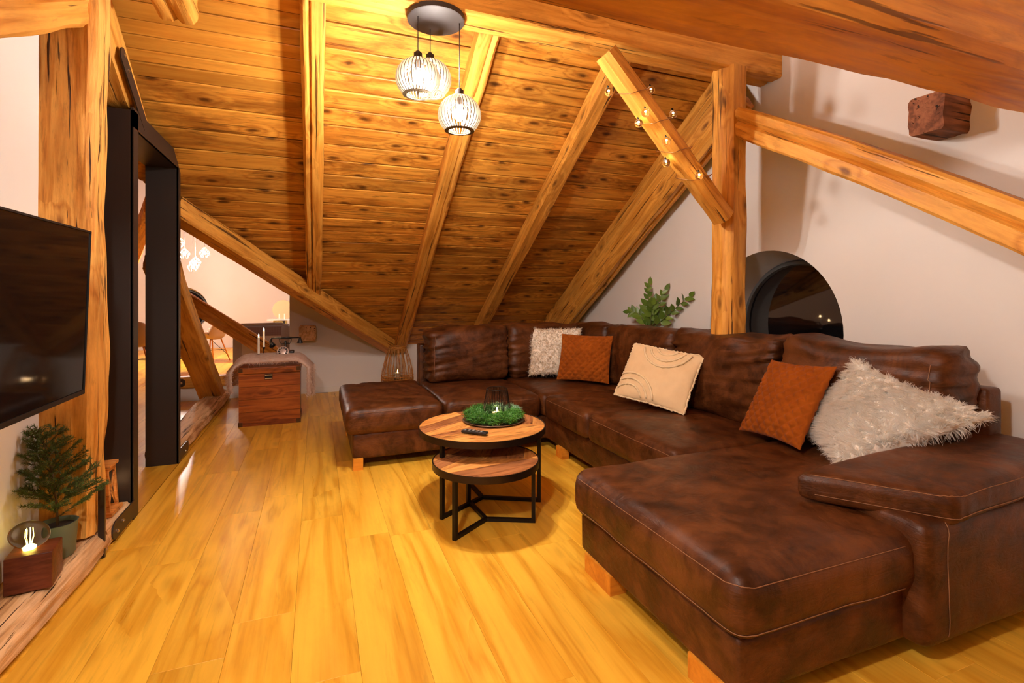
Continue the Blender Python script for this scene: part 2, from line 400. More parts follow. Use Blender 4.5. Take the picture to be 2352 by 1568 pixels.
# knee wall with the slanted top under the valley
kw = MB(); kw.prism([(-.32, YK, 0), (X1+.1, YK, 0), (X1+.1, YK, KZ+.05), (1.08, YK, KZ+.05), (-.32, YK, 1.70)], (0, .12, 0))
obj('wall_back', kw, M['wall'], kind='structure')
obj('baseboard_back', MB().box(-.32, 2.9, YK-.014, YK, 0, .075), M['trim'], kind='structure')
obj('wall_wing_side', MB().prism([(-.32, YK+.12, 0), (-.32, 14, 0), (-.32, 14, 1.72), (-.32, YK+.12, 1.72)], (.1, 0, 0)), M['wall'], kind='structure')
# left wall of the living room (behind the television), rear wall
lw = MB(); lw.prism([(X0, YB, 0), (X0, 3.03, 0), (X0, 3.03, roofz(3.03)), (X0, RIDY, RIDZ+.05), (X0, YB, KZ)], (-.10, 0, 0))
obj('wall_left', lw, M['wall'], kind='structure')
obj('wall_rear', MB().box(-1.3, X1, YB-.1, YB, 0, KZ+.1), M['wall'], kind='structure')
# wing beyond the truss
FY = 14.0; WRX = -4.0; WRZ = 1.41-.743*WRX
def wz(X): return 1.41-.743*X if X > WRX else WRZ-.743*(WRX-X)
FWX, FWZ = -2.97, .92
def far_wall():
    s = MB(); n = 48; r = .55
    ring = [(FWX+r*math.cos(2*math.pi*k/n), FWZ+r*math.sin(2*math.pi*k/n)) for k in range(n)]
    outer = []
    for k in range(n):
        a = 2*math.pi*k/n; d = (math.cos(a), math.sin(a)); t = 6.0
        for _ in range(400):
            x, z = FWX+d[0]*t, FWZ+d[1]*t
            if z < 0 or x > -.2 or x < -7.5 or z > wz(x)+.1: t -= .01
            else: break
        t = 0.6
        while True:
            x, z = FWX+d[0]*t, FWZ+d[1]*t
            if z < -.02 or x > -.2 or x < -7.6 or z > wz(x)+.12: break
            t += .01
        outer.append((x, z))
    s.add([(x, FY, z) for x, z in ring]+[(x, FY, z) for x, z in outer], [(k, (k+1) % n, n+(k+1) % n, n+k) for k in range(n)])
    s.box(-7.7, .2, FY+.5, FY+.6, -.2, 5); return s
obj('wall_wing_end', far_wall(), M['wall'], kind='structure')
round_window('window_2', FWX, FY, FWZ, .55, .3, 'y')
obj('wall_wing_left', MB().box(-7.6, -7.5, 0, FY, 0, 2.2), M['wall'], kind='structure')
obj('wall_wing_near', MB().prism([(-7.6, .0, 0), (-1.3, .0, 0), (-1.3, 0, 4.6), (-7.6, 0, 4.6)], (0, .1, 0)), M['wall'], kind='structure')

# ceiling boards on the main slope
def roofp(X, t, o=0): c = 1/SEC; return (X, t*c, RZ-SL*t*c-o)    # t = distance down the slope * scale (Y = t cos)
ceil = obj('ceiling', MB().prism([(X1+.1, RIDY, RIDZ+.03), (X1+.1, YK+.1, roofz(YK+.1)+.03), (vx(YK+.1), YK+.1, roofz(YK+.1)+.03), (vx(RIDY), RIDY, RIDZ+.03)], (0, 0, .08)), plain('dark_underlay', (.02, .01, .005), .9), kind='structure')
DN = Vector((0, 1, -SL)).normalized(); UPN = Vector((0, SL, 1)).normalized()
def board(xl0, xl1, xr, t0, t1, mat, drop):
    """one ceiling board: local x along the ridge, y down the slope, z into the room"""
    nseg = 5; g = .0048 if mat is M['board'] else .0018; th = .024
    Mx = Matrix(((1, 0, 0), tuple((0, DN.y, UPN.y)), tuple((0, DN.z, UPN.z)))).transposed()
    s = MB(); sd = random.random()*99; V = []; F = []
    xm = (min(xl0, xl1)+xr)/2; L = xr-min(xl0, xl1)
    for i in range(nseg+1):
        u = i/nseg
        e0 = t0+g+mn.noise(Vector((sd, u*L*1.3, 0)))*.005; e1 = t1-g+mn.noise(Vector((sd+9, u*L*1.3, 0)))*.005
        z = mn.noise(Vector((sd+20, u*L, 0)))*.004
        for (tt, zz) in ((e0, 0), (e0, -th+.004), (e0+.006, -th), (e1-.006, -th), (e1, -th+.004), (e1, 0)):
            xl = xl0+(xl1-xl0)*(tt-t0)/(t1-t0)
            V.append((xl+(xr-xl)*u-xm, tt-(t0+t1)/2, zz+z-drop))
    for i in range(nseg):
        for k in range(5): a = i*6+k; F.append((a, a+1, a+7, a+6))
    F += [(5, 4, 3, 2, 1, 0), tuple(nseg*6+k for k in range(6))]
    me = bpy.data.meshes.new('board'); me.from_pydata(V, [], F); me.materials.append(mat)
    o = bpy.data.objects.new('board', me); C.objects.link(o)
    tc = (t0+t1)/2; c = Vector((xm, tc/SEC, RZ-SL*tc/SEC+.012))
    R = Matrix(((1, 0, 0), (0, DN.y, UPN.y), (0, DN.z, UPN.z))).to_4x4()
    o.matrix_world = Matrix.Translation(c) @ R
    return o
T0 = RIDY*SEC; T1 = YK*SEC+.02; XR1, XR2 = -.02, 2.10
known = [3.943, 4.039, 4.134, 4.249, 4.346, 4.445, 4.528, 4.635, 4.826, 5.035, 5.224, 5.384, 5.601, 5.760, 5.965, 6.127, 6.292, 6.423]
def rows(start, end, lo, hi): 
    r = [start]
    while r[-1] < end-.08: r.append(min(end, r[-1]+random.uniform(lo, hi)))
    return r
bA = rows(T0, known[0]-.03, .10, .12); bA = bA[:-1]+known
bA += rows(known[-1], T1, .13, .17)[1:]
def put(bd, xl, xr, newmax=0):
    for a, b in zip(bd[:-1], bd[1:]):
        ya, yb = a/SEC, b/SEC
        va, vb = max(vx(ya)-.22, -3.9), max(vx(yb)-.22, -3.9)
        l0, l1 = (max(xl, va), max(xl, vb)) if xl > -50 else (va, vb)
        if min(l0, l1) > xr-.05: continue
        l0, l1 = min(l0, xr-.02), min(l1, xr-.02)
        new = b < newmax
        o = board(l0, l1, xr, a, b, M['board_new' if new else 'board'], 0.0 if not new else .003)
        o.parent = ceil
put(bA, -99, XR1, 4.70)
put(rows(T0+.04, T1, .15, .205), XR1, XR2)
put(rows(T0+.11, T1, .15, .205), XR2, X1)
# rear slope, wing slopes (out of view or seen through slits): boards joined
def slope(name, P, u, v, nu, mat=None):
    s = MB(); P = np.array(P, float); u = np.array(u, float); v = np.array(v, float); nrm = np.cross(u, v); nrm /= np.linalg.norm(nrm)
    for i in range(nu):
        a = P+v*(i+.02)/nu; b = P+v*(i+.98)/nu
        s.prism([a, a+u, b+u, b], nrm*.03)
    return obj(name, s, mat or M['board'], kind='structure')
slope('ceiling_rear', (X0-.1, RIDY, RIDZ), (X1+.1-X0+.1, 0, 0), (0, YB-RIDY, KZ-RIDZ), 40)
slope('ceiling_wing', (-.2, vx(0)*0+14, wz(-.2)), (0, -14+5.65, 0), (-.0, 0, 0.0001), 1) if False else None
# wing slope above the valley: triangle-like panel from the valley to the far gable, split in boards along Y
ws = MB()
nb = 30
for i in range(nb):
    xa = 1.08-(i+.02)*(1.08-WRX)/nb; xb = 1.08-(i+.98)*(1.08-WRX)/nb
    ya, yb = 5.893+1.148*xa, 5.893+1.148*xb
    ws.prism([(xa, ya, wz(xa)+.005), (xa, FY+.02, wz(xa)+.005), (xb, FY+.02, wz(xb)+.005), (xb, yb, wz(xb)+.005)], (.02, 0, .03))
obj('ceiling_wing_right', ws, M['board'], kind='structure')
ws = MB()
for i in range(22):
    xa = WRX-(i+.02)*(7.6+WRX)/22; xb = WRX-(i+.98)*(7.6+WRX)/22
    ws.prism([(xa, 0, wz(xa)), (xb, 0, wz(xb)), (xb, FY+.02, wz(xb)), (xa, FY+.02, wz(xa))], (-.02, 0, .03))
obj('ceiling_wing_left', ws, M['board'], kind='structure')

# ------------------------------------------------------------------ hewn timbers
def beam(name, p0, p1, wd, ht, label, mat='beam', side=None, rough=.006, wane=.02, seed=0, grooves=(), taper=0, cat='beam', step=.07, bow=0):
    """loft along p0->p1; local x = grain. side = horizontal direction of the width"""
    p0 = Vector(p0); p1 = Vector(p1); ax = (p1-p0); L = ax.length; ax.normalize()
    if side is None: side = ax.cross(Vector((0, 0, 1)))
    side = Vector(side); side = (side-ax*side.dot(ax)).normalized(); up = ax.cross(side).normalized()
    if up.z < 0 or (abs(up.z) < .05 and False): up = -up; 
    sy = up.cross(ax).normalized()             # local y
    q = []
    hw, hh = wd/2, ht/2; ns = 7
    def edge(a, b, n): return [(a[0]+(b[0]-a[0])*i/n, a[1]+(b[1]-a[1])*i/n) for i in range(n)]
    cs = [(-hw+wane, -hh), (hw-wane, -hh), (hw, -hh+wane), (hw, hh-wane), (hw-wane, hh), (-hw+wane, hh), (-hw, hh-wane), (-hw, -hh+wane)]
    for i in range(8): q += edge(cs[i], cs[(i+1) % 8], ns if i % 2 == 0 else 2)
    nq = len(q); m = max(2, int(L/step)); V = []; F = []
    for i in range(m+1):
        x = L*i/m; k = 1-taper*i/m; bw = bow*math.sin(math.pi*i/m)
        for j, (a, b) in enumerate(q):
            s1 = mn.noise(Vector((x*1.1+seed*7.3, a*3, b*3+seed)))*rough*1.6
            s2 = mn.noise(Vector((x*4+seed, a*30, b*30+seed*3)))*rough*.9
            r = math.hypot(a, b) or 1; d = s1+s2
            for (ga, gb, gd) in grooves:       # long shakes: a vertex row pushed into the timber
                gg = gb+.012*mn.noise(Vector((x*1.5, seed, 5)))
                if ga == 'y+' and a > hw-1e-4 and abs(b-gg) < hh/ns*.75: d -= gd
                if ga == 'y-' and a < -hw+1e-4 and abs(b-gg) < hh/ns*.75: d -= gd
                if ga == 'z-' and b < -hh+1e-4 and abs(a-gg) < hw/ns*.75: d -= gd
            V.append((x, a*k*(1+d/r)+0, b*k*(1+d/r)+bw))
    for i in range(m):
        for j in range(nq): F.append((i*nq+j, i*nq+(j+1) % nq, (i+1)*nq+(j+1) % nq, (i+1)*nq+j))
    F += [tuple(range(nq-1, -1, -1)), tuple(m*nq+j for j in range(nq))]
    me = bpy.data.meshes.new(name); me.from_pydata(V, [], F); me.materials.append(M[mat])
    me.polygons.foreach_set('use_smooth', [True]*len(me.polygons))
    try: me.set_sharp_from_angle(angle=math.radians(38))
    except Exception: pass
    o = bpy.data.objects.new(name, me); C.objects.link(o)
    R = Matrix(((ax.x, sy.x, up.x), (ax.y, sy.y, up.y), (ax.z, sy.z, up.z))).to_4x4()
    o.matrix_world = Matrix.Translation(p0) @ R
    tag(o, label, cat); return o

def rafter(Xc, Ya, Yb, label, wd=.15, hv=.165, **k):
    return beam('rafter', (Xc, Ya, roofz(Ya)-hv/2-.012), (Xc, Yb, roofz(Yb)-hv/2-.012), wd, hv*math.cos(math.atan(SL)), label, side=(1, 0, 0), cat='rafter', **k)
rafter(-.02, RIDY+.05, 5.93, 'upright rafter left of the pendant lamp, its foot ending on the slanting valley beam', seed=1, wd=.145, grooves=[('z-', .02, .02)])
rafter(1.075, RIDY+.05, 7.08, 'rafter passing behind the lowest pendant shade down to the rattan lantern', seed=2, grooves=[('z-', -.02, .02)])
rafter(2.10, RIDY+.05, 7.08, 'rafter running down to the back cushion beside the fluffy white pillow', seed=3, wd=.155)
rafter(3.12, RIDY+.05, 7.08, 'thin rafter tight against the gable wall above the thick strut', seed=4, wd=.15)
beam('strut', (3.06, 3.02, roofz(3.02)-.42), (3.06, 7.0, roofz(7.0)-.42+.02), .17, .30, 'thick cracked strut under the gable rafter, slanting down behind the corner sofa', seed=5, side=(1, 0, 0), grooves=[('y+', .02, .03), ('y-', .02, .03), ('z-', 0, .02)], wane=.03)
beam('purlin', (-4.0, 2.86, 3.01), (X1-.005, 2.86, 3.01), .21, .225, 'long horizontal purlin carrying the pendant lamp canopy', side=(0, 1, 0), seed=6, grooves=[('z-', .01, .02), ('y+', .04, .01)], wane=.012, rough=.004)
beam('post', (2.79, 2.845, 0), (2.79, 2.845, 2.915), .20, .21, 'upright post under the purlin behind the corner sofa', side=(0, 1, 0), mat='beam', seed=7, wane=.05, rough=.012, taper=.02, cat='post')
beam('brace', tuple(onY(1392, 122, 2.74)), tuple(onY(1662, 500, 2.74)), .15, .135, 'slanting brace wound with fairy lights between purlin and post', side=(0, 1, 0), seed=8, wane=.035, grooves=[('y-', .03, .01)])
beam('brace', (2.83, 2.78, 2.53), (2.83, .75, 1.27), .16, .19, 'long cracked brace running from the post down to the right over the white gable wall', side=(1, 0, 0), seed=9, wane=.015, bow=.03, grooves=[('y+', .01, .03), ('y-', .01, .03)])
beam('tie_beam', (-1.0, 1.16, 2.262), (X1-.01, 1.16, 2.262), .31, .30, 'massive overhead beam across the top right corner of the room', mat='beam_big', side=(0, 1, 0), seed=10, wane=.035, rough=.009, grooves=[('z-', -.02, .01)])
beam('beam_stub', (2.99, 1.69, 2.245), (X1+.02, 1.69, 2.245), .17, .20, 'short dark beam end sticking out of the white gable wall under the massive beam', mat='brown_block', side=(0, 1, 0), seed=11, wane=.012, step=.03, rough=.01)
beam('valley_beam', (-1.06, 4.64, 1.985), (.98, 7.085, .56), .17, .17, 'long slanting valley beam falling from the steel frame to the rattan lantern', side=(1, -.6, 0), seed=12, wane=.012, grooves=[('y+', .02, .012)])
beam('beam_stub', (-.10, 6.93, .80), (-.10, YK+.02, .80), .20, .19, 'short square beam end in the low white wall under the valley beam', mat='sill', side=(1, 0, 0), seed=13, wane=.014, step=.04)
# left truss
beam('post', (-1.13, 3.085, .135), (-1.13, 3.085, 3.20), .21, .275, 'thick rough hewn post beside the television', side=(0, 1, 0), mat='beam_rough', seed=14, wane=.03, rough=.016, cat='post', step=.035)
beam('brace', (-1.11, 3.0, 2.73), (-1.11, .9, 1.53), .19, .25, 'cracked brace from the thick left post slanting over the television wall', side=(1, 0, 0), seed=15, wane=.02, grooves=[('y+', .03, .04), ('y-', .03, .04)], rough=.01)
beam('strut', (-1.10, 3.05, 2.88), (-1.10, 4.05, 2.165), .19, .21, 'upper strut between the thick left post and the steel frame top', side=(1, 0, 0), seed=16, wane=.02)
_o = [o for o in bpy.data.objects if o.name.startswith('strut')][-1]
_mi = _o.matrix_world.copy(); _inv = _mi.inverted()
for v_ in _o.data.vertices:
    p_ = _mi @ v_.co
    if p_.y > 3.45 and p_.z < 2.392: p_.z = 2.392; v_.co = _inv @ p_
beam('strut', (-1.12, 4.62, 1.545), (-1.12, 6.80, .075), .22, .15, 'leaning strut standing on the floor beam behind the steel frame', side=(1, 0, 0), seed=17, wane=.012)
beam('floor_beam', (-1.14, .2, .055), (-1.14, 3.10, .055), .32, .125, 'weathered floor beam carrying the wooden block lamp and potted spruce', mat='sill', side=(1, 0, 0), seed=18, rough=.014, wane=.03, step=.035, grooves=[('y+', 0, .02)])
beam('floor_beam', (-1.12, 3.12, .055), (-1.12, 3.49, .055), .27, .12, 'short floor beam end between thick post and steel frame', mat='sill', side=(1, 0, 0), seed=19, rough=.012, wane=.02, step=.035)
beam('floor_beam', (-1.10, 4.61, .06), (-1.10, 7.02, .07), .22, .14, 'weathered floor beam running from the steel frame to the leaning strut', mat='sill', side=(1, 0, 0), seed=20, rough=.014, wane=.03, step=.035)
beam('collar_beam', (-.69, 1.3, 2.86), (-.69, 3.20, 2.86), .19, .20, 'sawn off collar beam end hanging from the ceiling at the top left', side=(1, 0, 0), seed=21, wane=.02, rough=.01, grooves=[('z-', 0, .018)])
beam('tie_beam', (-1.74, 7.20, .225), (-.32, 7.20, .225), .16, .135, 'low horizontal beam on a white plinth behind the leaning strut', side=(0, 1, 0), seed=22, wane=.01)
obj('trim_1', MB().box(-1.74, -.32, 7.14, 7.27, 0, .155), M['trim'], kind='structure')
beam('strut', (-1.66, 7.55, 1.30), (-.30, 7.55, .32), .13, .19, 'slanting strut in front of the grey travel cot', side=(0, 1, 0), seed=23, wane=.01, grooves=[('y+', .02, .02), ('y-', .02, .02)])
beam('rafter', tuple(onD(300, 600, 9.0)), tuple(onD(350, 470, 7.0)), .18, .26, 'far beam end glimpsed high inside the steel frame opening', seed=24, side=(1, 0, 0))

# ------------------------------------------------------------------ steel portal frame in the left truss
sf = thing('steel_portal_frame', 'black steel portal frame bolted between the thick left post and the leaning strut', 'frame', (-1.09, 4.0, 0))
def ch(name, *b): obj(name, MB().box(*b), M['steel'], sf)
ch('post', -1.195, -.985, 3.500, 3.512, .0, 2.36); ch('flange', -.995, -.980, 3.500, 3.585, 0, 2.36)
ch('post', -1.195, -.985, 4.530, 4.542, .0, 2.36); ch('flange', -.995, -.980, 4.530, 4.580, 0, 2.36)
ch('flange', -1.195, -1.183, 3.512, 3.56, 0, 2.3)
ch('lintel', -1.195, -.985, 3.512, 4.545, 2.262, 2.274); ch('flange', -.995, -.980, 3.5, 4.580, 2.262, 2.375)
ch('flange', -1.195, -1.183, 3.512, 4.530, 2.30, 2.385)
def bolt_plate(pts, bolts, name='bolt_plate', X=-.9785):
    o = obj(name, MB().prism([(X-.006, y, z) for y, z in pts], (.006, 0, 0)), M['steel'], sf)
    for y, z in bolts:
        s = MB(); s.rod((X, y, z), (X+.008, y, z), .0095, n=6); s.rod((X+.008, y, z), (X+.013, y, z), .006, n=8)
        b = obj('bolt', s, M['bolt'], None, origin=WL[sf.name]); b.parent = o; b.location = (0, 0, 0)
def rnd_plate(ya, za, yb, zb, w_, n=8):      # rounded bar from a to b
    d = np.array([yb-ya, zb-za]); d = d/np.linalg.norm(d); p = np.array([-d[1], d[0]])
    out = []
    for k in range(n+1):
        a = math.pi/2+math.pi*k/n; out.append(tuple(np.array([ya, za])+w_*(d*math.cos(a)+p*math.sin(a))))
    out += [tuple(np.array([yb, zb])-p*w_), tuple(np.array([yb, zb])+p*w_)]
    return out
bolt_plate(rnd_plate(3.335, 2.60, 3.72, 2.335, .042), [(3.335, 2.60), (3.40, 2.545)])
bolt_plate(rnd_plate(3.225, .062, 3.52, .062, .048), [(3.225, .055), (3.31, .075)])
bolt_plate(rnd_plate(4.80, .06, 4.56, .06, .045), [(4.70, .05)])
s = MB().box(-.998, -.972, 3.045, 3.06, -.0, .36); obj('strap', s, M['steel'], sf)
sp = tag(obj('splice_plate', MB().prism([(x, 7.112, z) for x, z in [(-1.72, .18), (-1.50, .18), (-1.475, .20), (-1.475, .255), (-1.50, .275), (-1.72, .275)]], (0, .006, 0)), M['steel'], origin=(-1.6, 7.112, .22)), 'black bolted plate on the low beam behind the steel frame', 'plate')
for x in (-1.60, -1.515):
    s = MB(); s.rod((x, 7.112, .228), (x, 7.102, .228), .014, n=8); obj('bolt', s, M['bolt'], sp)

# ------------------------------------------------------------------ television
tv = thing('television', 'large black flat screen television hung on the left wall', 'television', (-.86, 1.9, 1.2))
def tvp(y, z, o): return (-.862-.035*(1.225-z)+o, y, z)
ya, yb, za, zb = 1.30, 2.515, .90, 1.552
def tvbox(y0, y1, z0, z1, o0, o1):
    return MB().add([tvp(y0, z0, o0), tvp(y1, z0, o0), tvp(y1, z1, o0), tvp(y0, z1, o0), tvp(y0, z0, o1), tvp(y1, z0, o1), tvp(y1, z1, o1), tvp(y0, z1, o1)],
        [(3, 2, 1, 0), (4, 5, 6, 7), (0, 1, 5, 4), (1, 2, 6, 5), (2, 3, 7, 6), (3, 0, 4, 7)])
obj('housing', tvbox(ya, yb, za, zb, -.03, 0), M['black'], tv)
obj('screen', tvbox(ya+.008, yb-.008, za+.02, zb-.008, 0, .0025), M['screen'], tv)
for b in ((ya, yb, za, za+.018), (ya, yb, zb-.007, zb), (ya, ya+.007, za, zb), (yb-.007, yb, za, zb)): obj('bezel', tvbox(*b, 0, .006), M['black'], tv)
obj('wall_mount', MB().box(X0, -.90, 1.8, 1.9, 1.15, 1.35), M['black'], tv)

# ------------------------------------------------------------------ pendant lamp
pc = (.645, 2.875)
pl = thing('pendant_lamp', 'pendant lamp with three slatted wooden globe shades on a round bronze canopy', 'lamp', (pc[0], pc[1], 2.895))
obj('canopy', MB().lathe((*pc, 2.868), [(.001, 0), (.155, 0), (.163, .004), (.166, .03), (.001, .03)], 48), M['canopy'], pl, smooth=True, angle=35)
SHR = .125
def rib_mesh():
    s = MB(); n = 15; th = .0022; V = []; F = []
    for i in range(n+1):
        a = math.radians(-58+(70+58)*i/n)
        for rr in (SHR, SHR-.017):
            for y in (-th, th): V.append((rr*math.cos(a) if rr == SHR else (rr)*math.cos(a), y, rr*.92*math.sin(a)))
    for i in range(n):
        b = i*4
        for (p, q) in ((0, 1), (1, 3), (3, 2), (2, 0)): F.append((b+p, b+q, b+4+q, b+4+p))
    F += [(0, 2, 3, 1), (n*4, n*4+1, n*4+3, n*4+2)]
    me = bpy.data.meshes.new('slat'); me.from_pydata(V, [], F); me.materials.append(M['slat']); return me
ribm = rib_mesh()
for (x, y, z) in ((.775, 2.84, 2.336), (.536, 2.849, 2.514), (.63, 2.965, 2.572)):
    obj('cord', MB().rod((x, y, z+.15), (x, y, 2.87), .0028, n=6), M['cord'], pl, smooth=True)
    obj('lamp_holder', MB().lathe((x, y, z), [(.001, .155), (.012, .155), (.016, .148), (.024, .143), (.024, .105), (.020, .10), (.020, .055), (.001, .055)], 20), M['canopy'], pl, smooth=True, angle=35)
    sh = obj('shade', MB().lathe((x, y, z), [(.085, -.088), (.0625, -.090), (.0625, -.094), (.086, -.092), (.085, -.088)], 40), M['slat'], pl)
    obj('top_ring', MB().lathe((x, y, z), [(.020, .112), (.045, .110), (.045, .107), (.020, .108), (.020, .112)], 30), M['slat'], sh if False else pl)
    for k in range(34):
        o = bpy.data.objects.new('slat', ribm); C.objects.link(o); o.parent = sh
        o.location = (x-pc[0], y-pc[1], z-2.895); o.rotation_euler = (0, 0, 2*math.pi*k/34)
    obj('bulb', MB().sphere((x, y, z+.005), .034, 16, 10, (1, 1, 1.15)), M['bulb'], pl, smooth=True)

# a second, single pendant of the same room, to the left of the viewpoint
rl = thing('pendant_lamp', 'single opal globe pendant near the television, left of the viewpoint', 'lamp', (-.40, .45, 2.25))
obj('cord', MB().rod((-.40, .45, 2.33), (-.40, .45, 4.0), .003, n=6), M['cord'], rl)
obj('bulb', MB().sphere((-.40, .45, 2.25), .08, 20, 12), M['bulb_rear'], rl, smooth=True)

# ------------------------------------------------------------------ soft shapes
def axis_samples(h, r, n, m=3):
    e = [h-r+r*math.sin(math.pi/2*i/m) for i in range(1, m+1)]
    inner = [-(h-r)+2*(h-r)*i/n for i in range(n+1)]
    return [-q for q in reversed(e)]+inner+e
def rbox(x0, x1, y0, y1, z0, z1, r=.04, step=.05, top=0, fn=None, front=0):
    """closed rounded box made of one welded grid; fn(p, n) -> displacement vector"""
    c = np.array([(x0+x1)/2, (y0+y1)/2, (z0+z1)/2]); h = np.array([x1-x0, y1-y0, z1-z0])/2
    r = min(r, *(h*.98)); S = [axis_samples(h[i], r, max(1, int(2*h[i]/step))) for i in range(3)]
    idx = {}; V = []; F = []
    def vid(p):
        k = tuple(round(q, 6) for q in p)
        if k not in idx:
            P = np.array(p); q = np.clip(P, -(h-r), h-r); d = P-q; L = np.linalg.norm(d); nn = d/L if L > 1e-9 else np.array([0, 0, 1.])
            W = q+nn*r
            if top and W[2] > 0: W[2] += top*(1-(W[0]/h[0])**2)*(1-(W[1]/h[1])**2)*(W[2]/h[2])
            if fn is not None: W = W+fn(W+c, nn, W/h)
            idx[k] = len(V); V.append(W+c)
        return idx[k]
    for ax in range(3):
        a, b = (ax+1) % 3, (ax+2) % 3
        for sg in (-1, 1):
            A, B = S[a], S[b]
            for i in range(len(A)-1):
                for j in range(len(B)-1):
                    q = []
                    for (ii, jj) in ((i, j), (i+1, j), (i+1, j+1), (i, j+1)):
                        p = [0, 0, 0]; p[ax] = sg*h[ax]; p[a] = A[ii]; p[b] = B[jj]; q.append(vid(p))
                    if sg < 0: q.reverse()
                    q2 = []
                    for t in q:
                        if t not in q2: q2.append(t)
                    if len(q2) > 2: F.append(tuple(q2))
    return MB().add(V, F)
def nz(p, s, k=0.): return mn.noise(Vector((p[0]*s+k, p[1]*s, p[2]*s)))
def soft(amp, s=5, seed=0.):
    return lambda p, n, u: n*(nz(p, s, seed)*amp+nz(p, s*3, seed)*amp*.35)
def folds(amp, ax, seed=0., zdir=True):
    """creases pulled sideways across a cushion"""
    def f(p, n, u):
        e = abs(u[ax])
        k = (mn.noise(Vector((p[ax]*2.2+seed, p[2]*17+p[ax]*3*math.sin(seed), p[1-ax]*3))))
        k = -abs(k)*2+.5
        return n*(k*amp*(.35+1.2*e*e)+nz(p, 4, seed)*amp*.8)
    return f

# ------------------------------------------------------------------ corner sofa
so = thing('corner_sofa', 'large U-shaped corner sofa in worn dark brown leather with light stitching', 'sofa', (2.0, 3.2, 0))
LE = M['leather']
def part(name, mb, mat=LE, label=None, parent=so): return obj(name, mb, mat, parent, smooth=True, label=label)
def stitch(pts, r=.0016):
    return part('stitching', MB().tube(pts, r, 5), M['thread'])
ZB, ZP = .075, .265
part('base', rbox(.25, 1.9, 3.90, 5.02, ZB, ZP, .02, .1, fn=soft(.003)))
part('base', rbox(1.82, 2.86, 2.15, 5.0, ZB, ZP, .02, .1, fn=soft(.003)))
part('base', rbox(1.185, 2.75, 1.165, 2.15, ZB, .26, .025, .1, fn=soft(.004)))
def pad(x0, x1, y0, y1, z0, z1, seed, r=.055, top=.015, step=.035, amp=.006): return part('seat_cushion', rbox(x0, x1, y0, y1, z0, z1, r, step, top, soft(amp, 5, seed)))
def pad_creased(x0, x1, y0, y1, z0, z1, seed):
    def f(p, n, u):
        k = -abs(mn.noise(Vector((p[0]*10+p[1]*4+seed, p[1]*2.2, 0))))*2+.6
        return n*(k*.009*(1 if n[2] > .3 else .3)+nz(p, 5, seed)*.006)
    return part('seat_cushion', rbox(x0, x1, y0, y1, z0, z1, .06, .028, .015, f))
pad_creased(.20, .935, 3.86, 5.03, ZP-.01, .455, 1.)
pad(.94, 1.775, 3.865, 4.95, ZP-.01, .455, 2.)
pad(1.775, 2.75, 3.87, 4.85, ZP-.01, .455, 3.)
pad(1.78, 2.75, 3.15, 3.87, ZP-.01, .455, 4.)
pad(1.78, 2.75, 2.185, 3.147, ZP-.01, .458, 5.)
pad(1.15, 2.75, 1.13, 2.18, .245, .465, 6., r=.07, top=.02)
# backs
part('back_frame', rbox(.95, 2.98, 5.0, 5.14, ZB, .80, .02, .1, fn=soft(.002)))
part('back_frame', rbox(2.87, 2.99, 1.37, 5.14, ZB, .865, .02, .1, fn=soft(.002)))
def bc(x0, x1, y0, y1, z0, z1, ax, seed, amp=.014, sag=0):
    lean = .06
    ff = folds(amp, ax, seed)
    hx, hy = (x1-x0)/2, (y1-y0)/2
    def f(p, n, u):
        d = ff(p, n, u)
        puff = .03*(1-min(1, abs(u[ax]))**2)*(1-min(1, abs(u[2]))**2)
        o = np.zeros(3); o[1-ax] += n[1-ax]*puff
        o[1-ax] += lean*(u[2]*.5)                      # the top leans back
        o[2] += -sag*(1-u[ax]**2)*max(0, u[2]) + .012*mn.noise(Vector((p[ax]*4+seed, 0, 0)))*max(0, u[2])
        return d+o
    q = rbox(x0, x1, y0, y1, z0, z1, .075, .022, 0, f)
    return part('back_cushion', q)
bc(.985, 1.795, 4.70, 4.98, .455, .985, 0, 11., .021)
bc(1.80, 2.62, 4.70, 4.98, .455, .99, 0, 12., .024)
bc(2.58, 2.86, 4.25, 4.95, .455, 1.0, 1, 13., .012)
bc(2.58, 2.86, 3.26, 4.25, .455, 1.01, 1, 14., .014)
bc(2.57, 2.86, 2.275, 3.25, .455, 1.03, 1, 15., .030, .01)
bc(2.57, 2.86, 1.385, 2.265, .455, 1.055, 1, 16., .018, .02)
# arm block and slanted arm pad
def armf(p, n, u):
    return n*(nz(p, 5, 3)*.006+nz(p, 14, 3)*.003)
part('armrest', rbox(1.93, 2.97, 1.085, 1.385, .07, .515, .05, .06, 0, armf))
def padf(p, n, u):
    d = n*(nz(p, 6, 8)*.004+(-abs(mn.noise(Vector((p[0]*26, 2, 0))))*2+.6)*.003*(1 if abs(n[1]) > .5 else .2))
    d[2] += .05*(p[0]-1.78)/1.2
    if u[0] < 0: d[0] += .30*(1-u[1])/2*(-u[0]); d[2] += -.012*(-u[0])**6*(1 if n[2] > .3 else 0)
    return d
part('arm_pad', rbox(1.77, 2.98, 1.075, 1.47, .485, .605, .035, .03, .006, padf))
# feet
for (a, b, c, d) in ((1.178, 1.26, 1.87, 2.09), (1.178, 1.26, 1.175, 1.385), (.255, .325, 3.88, 4.0), (1.80, 1.86, 3.55, 3.66), (.255, .325, 4.85, 4.97), (2.7, 2.8, 1.12, 1.2)):
    obj('foot', MB().prism([(a, c, .0), (b, c, 0), (b, d, 0), (a, d, 0)], (0, 0, ZB+.01)), M['leg'], so, label='pale wooden foot')
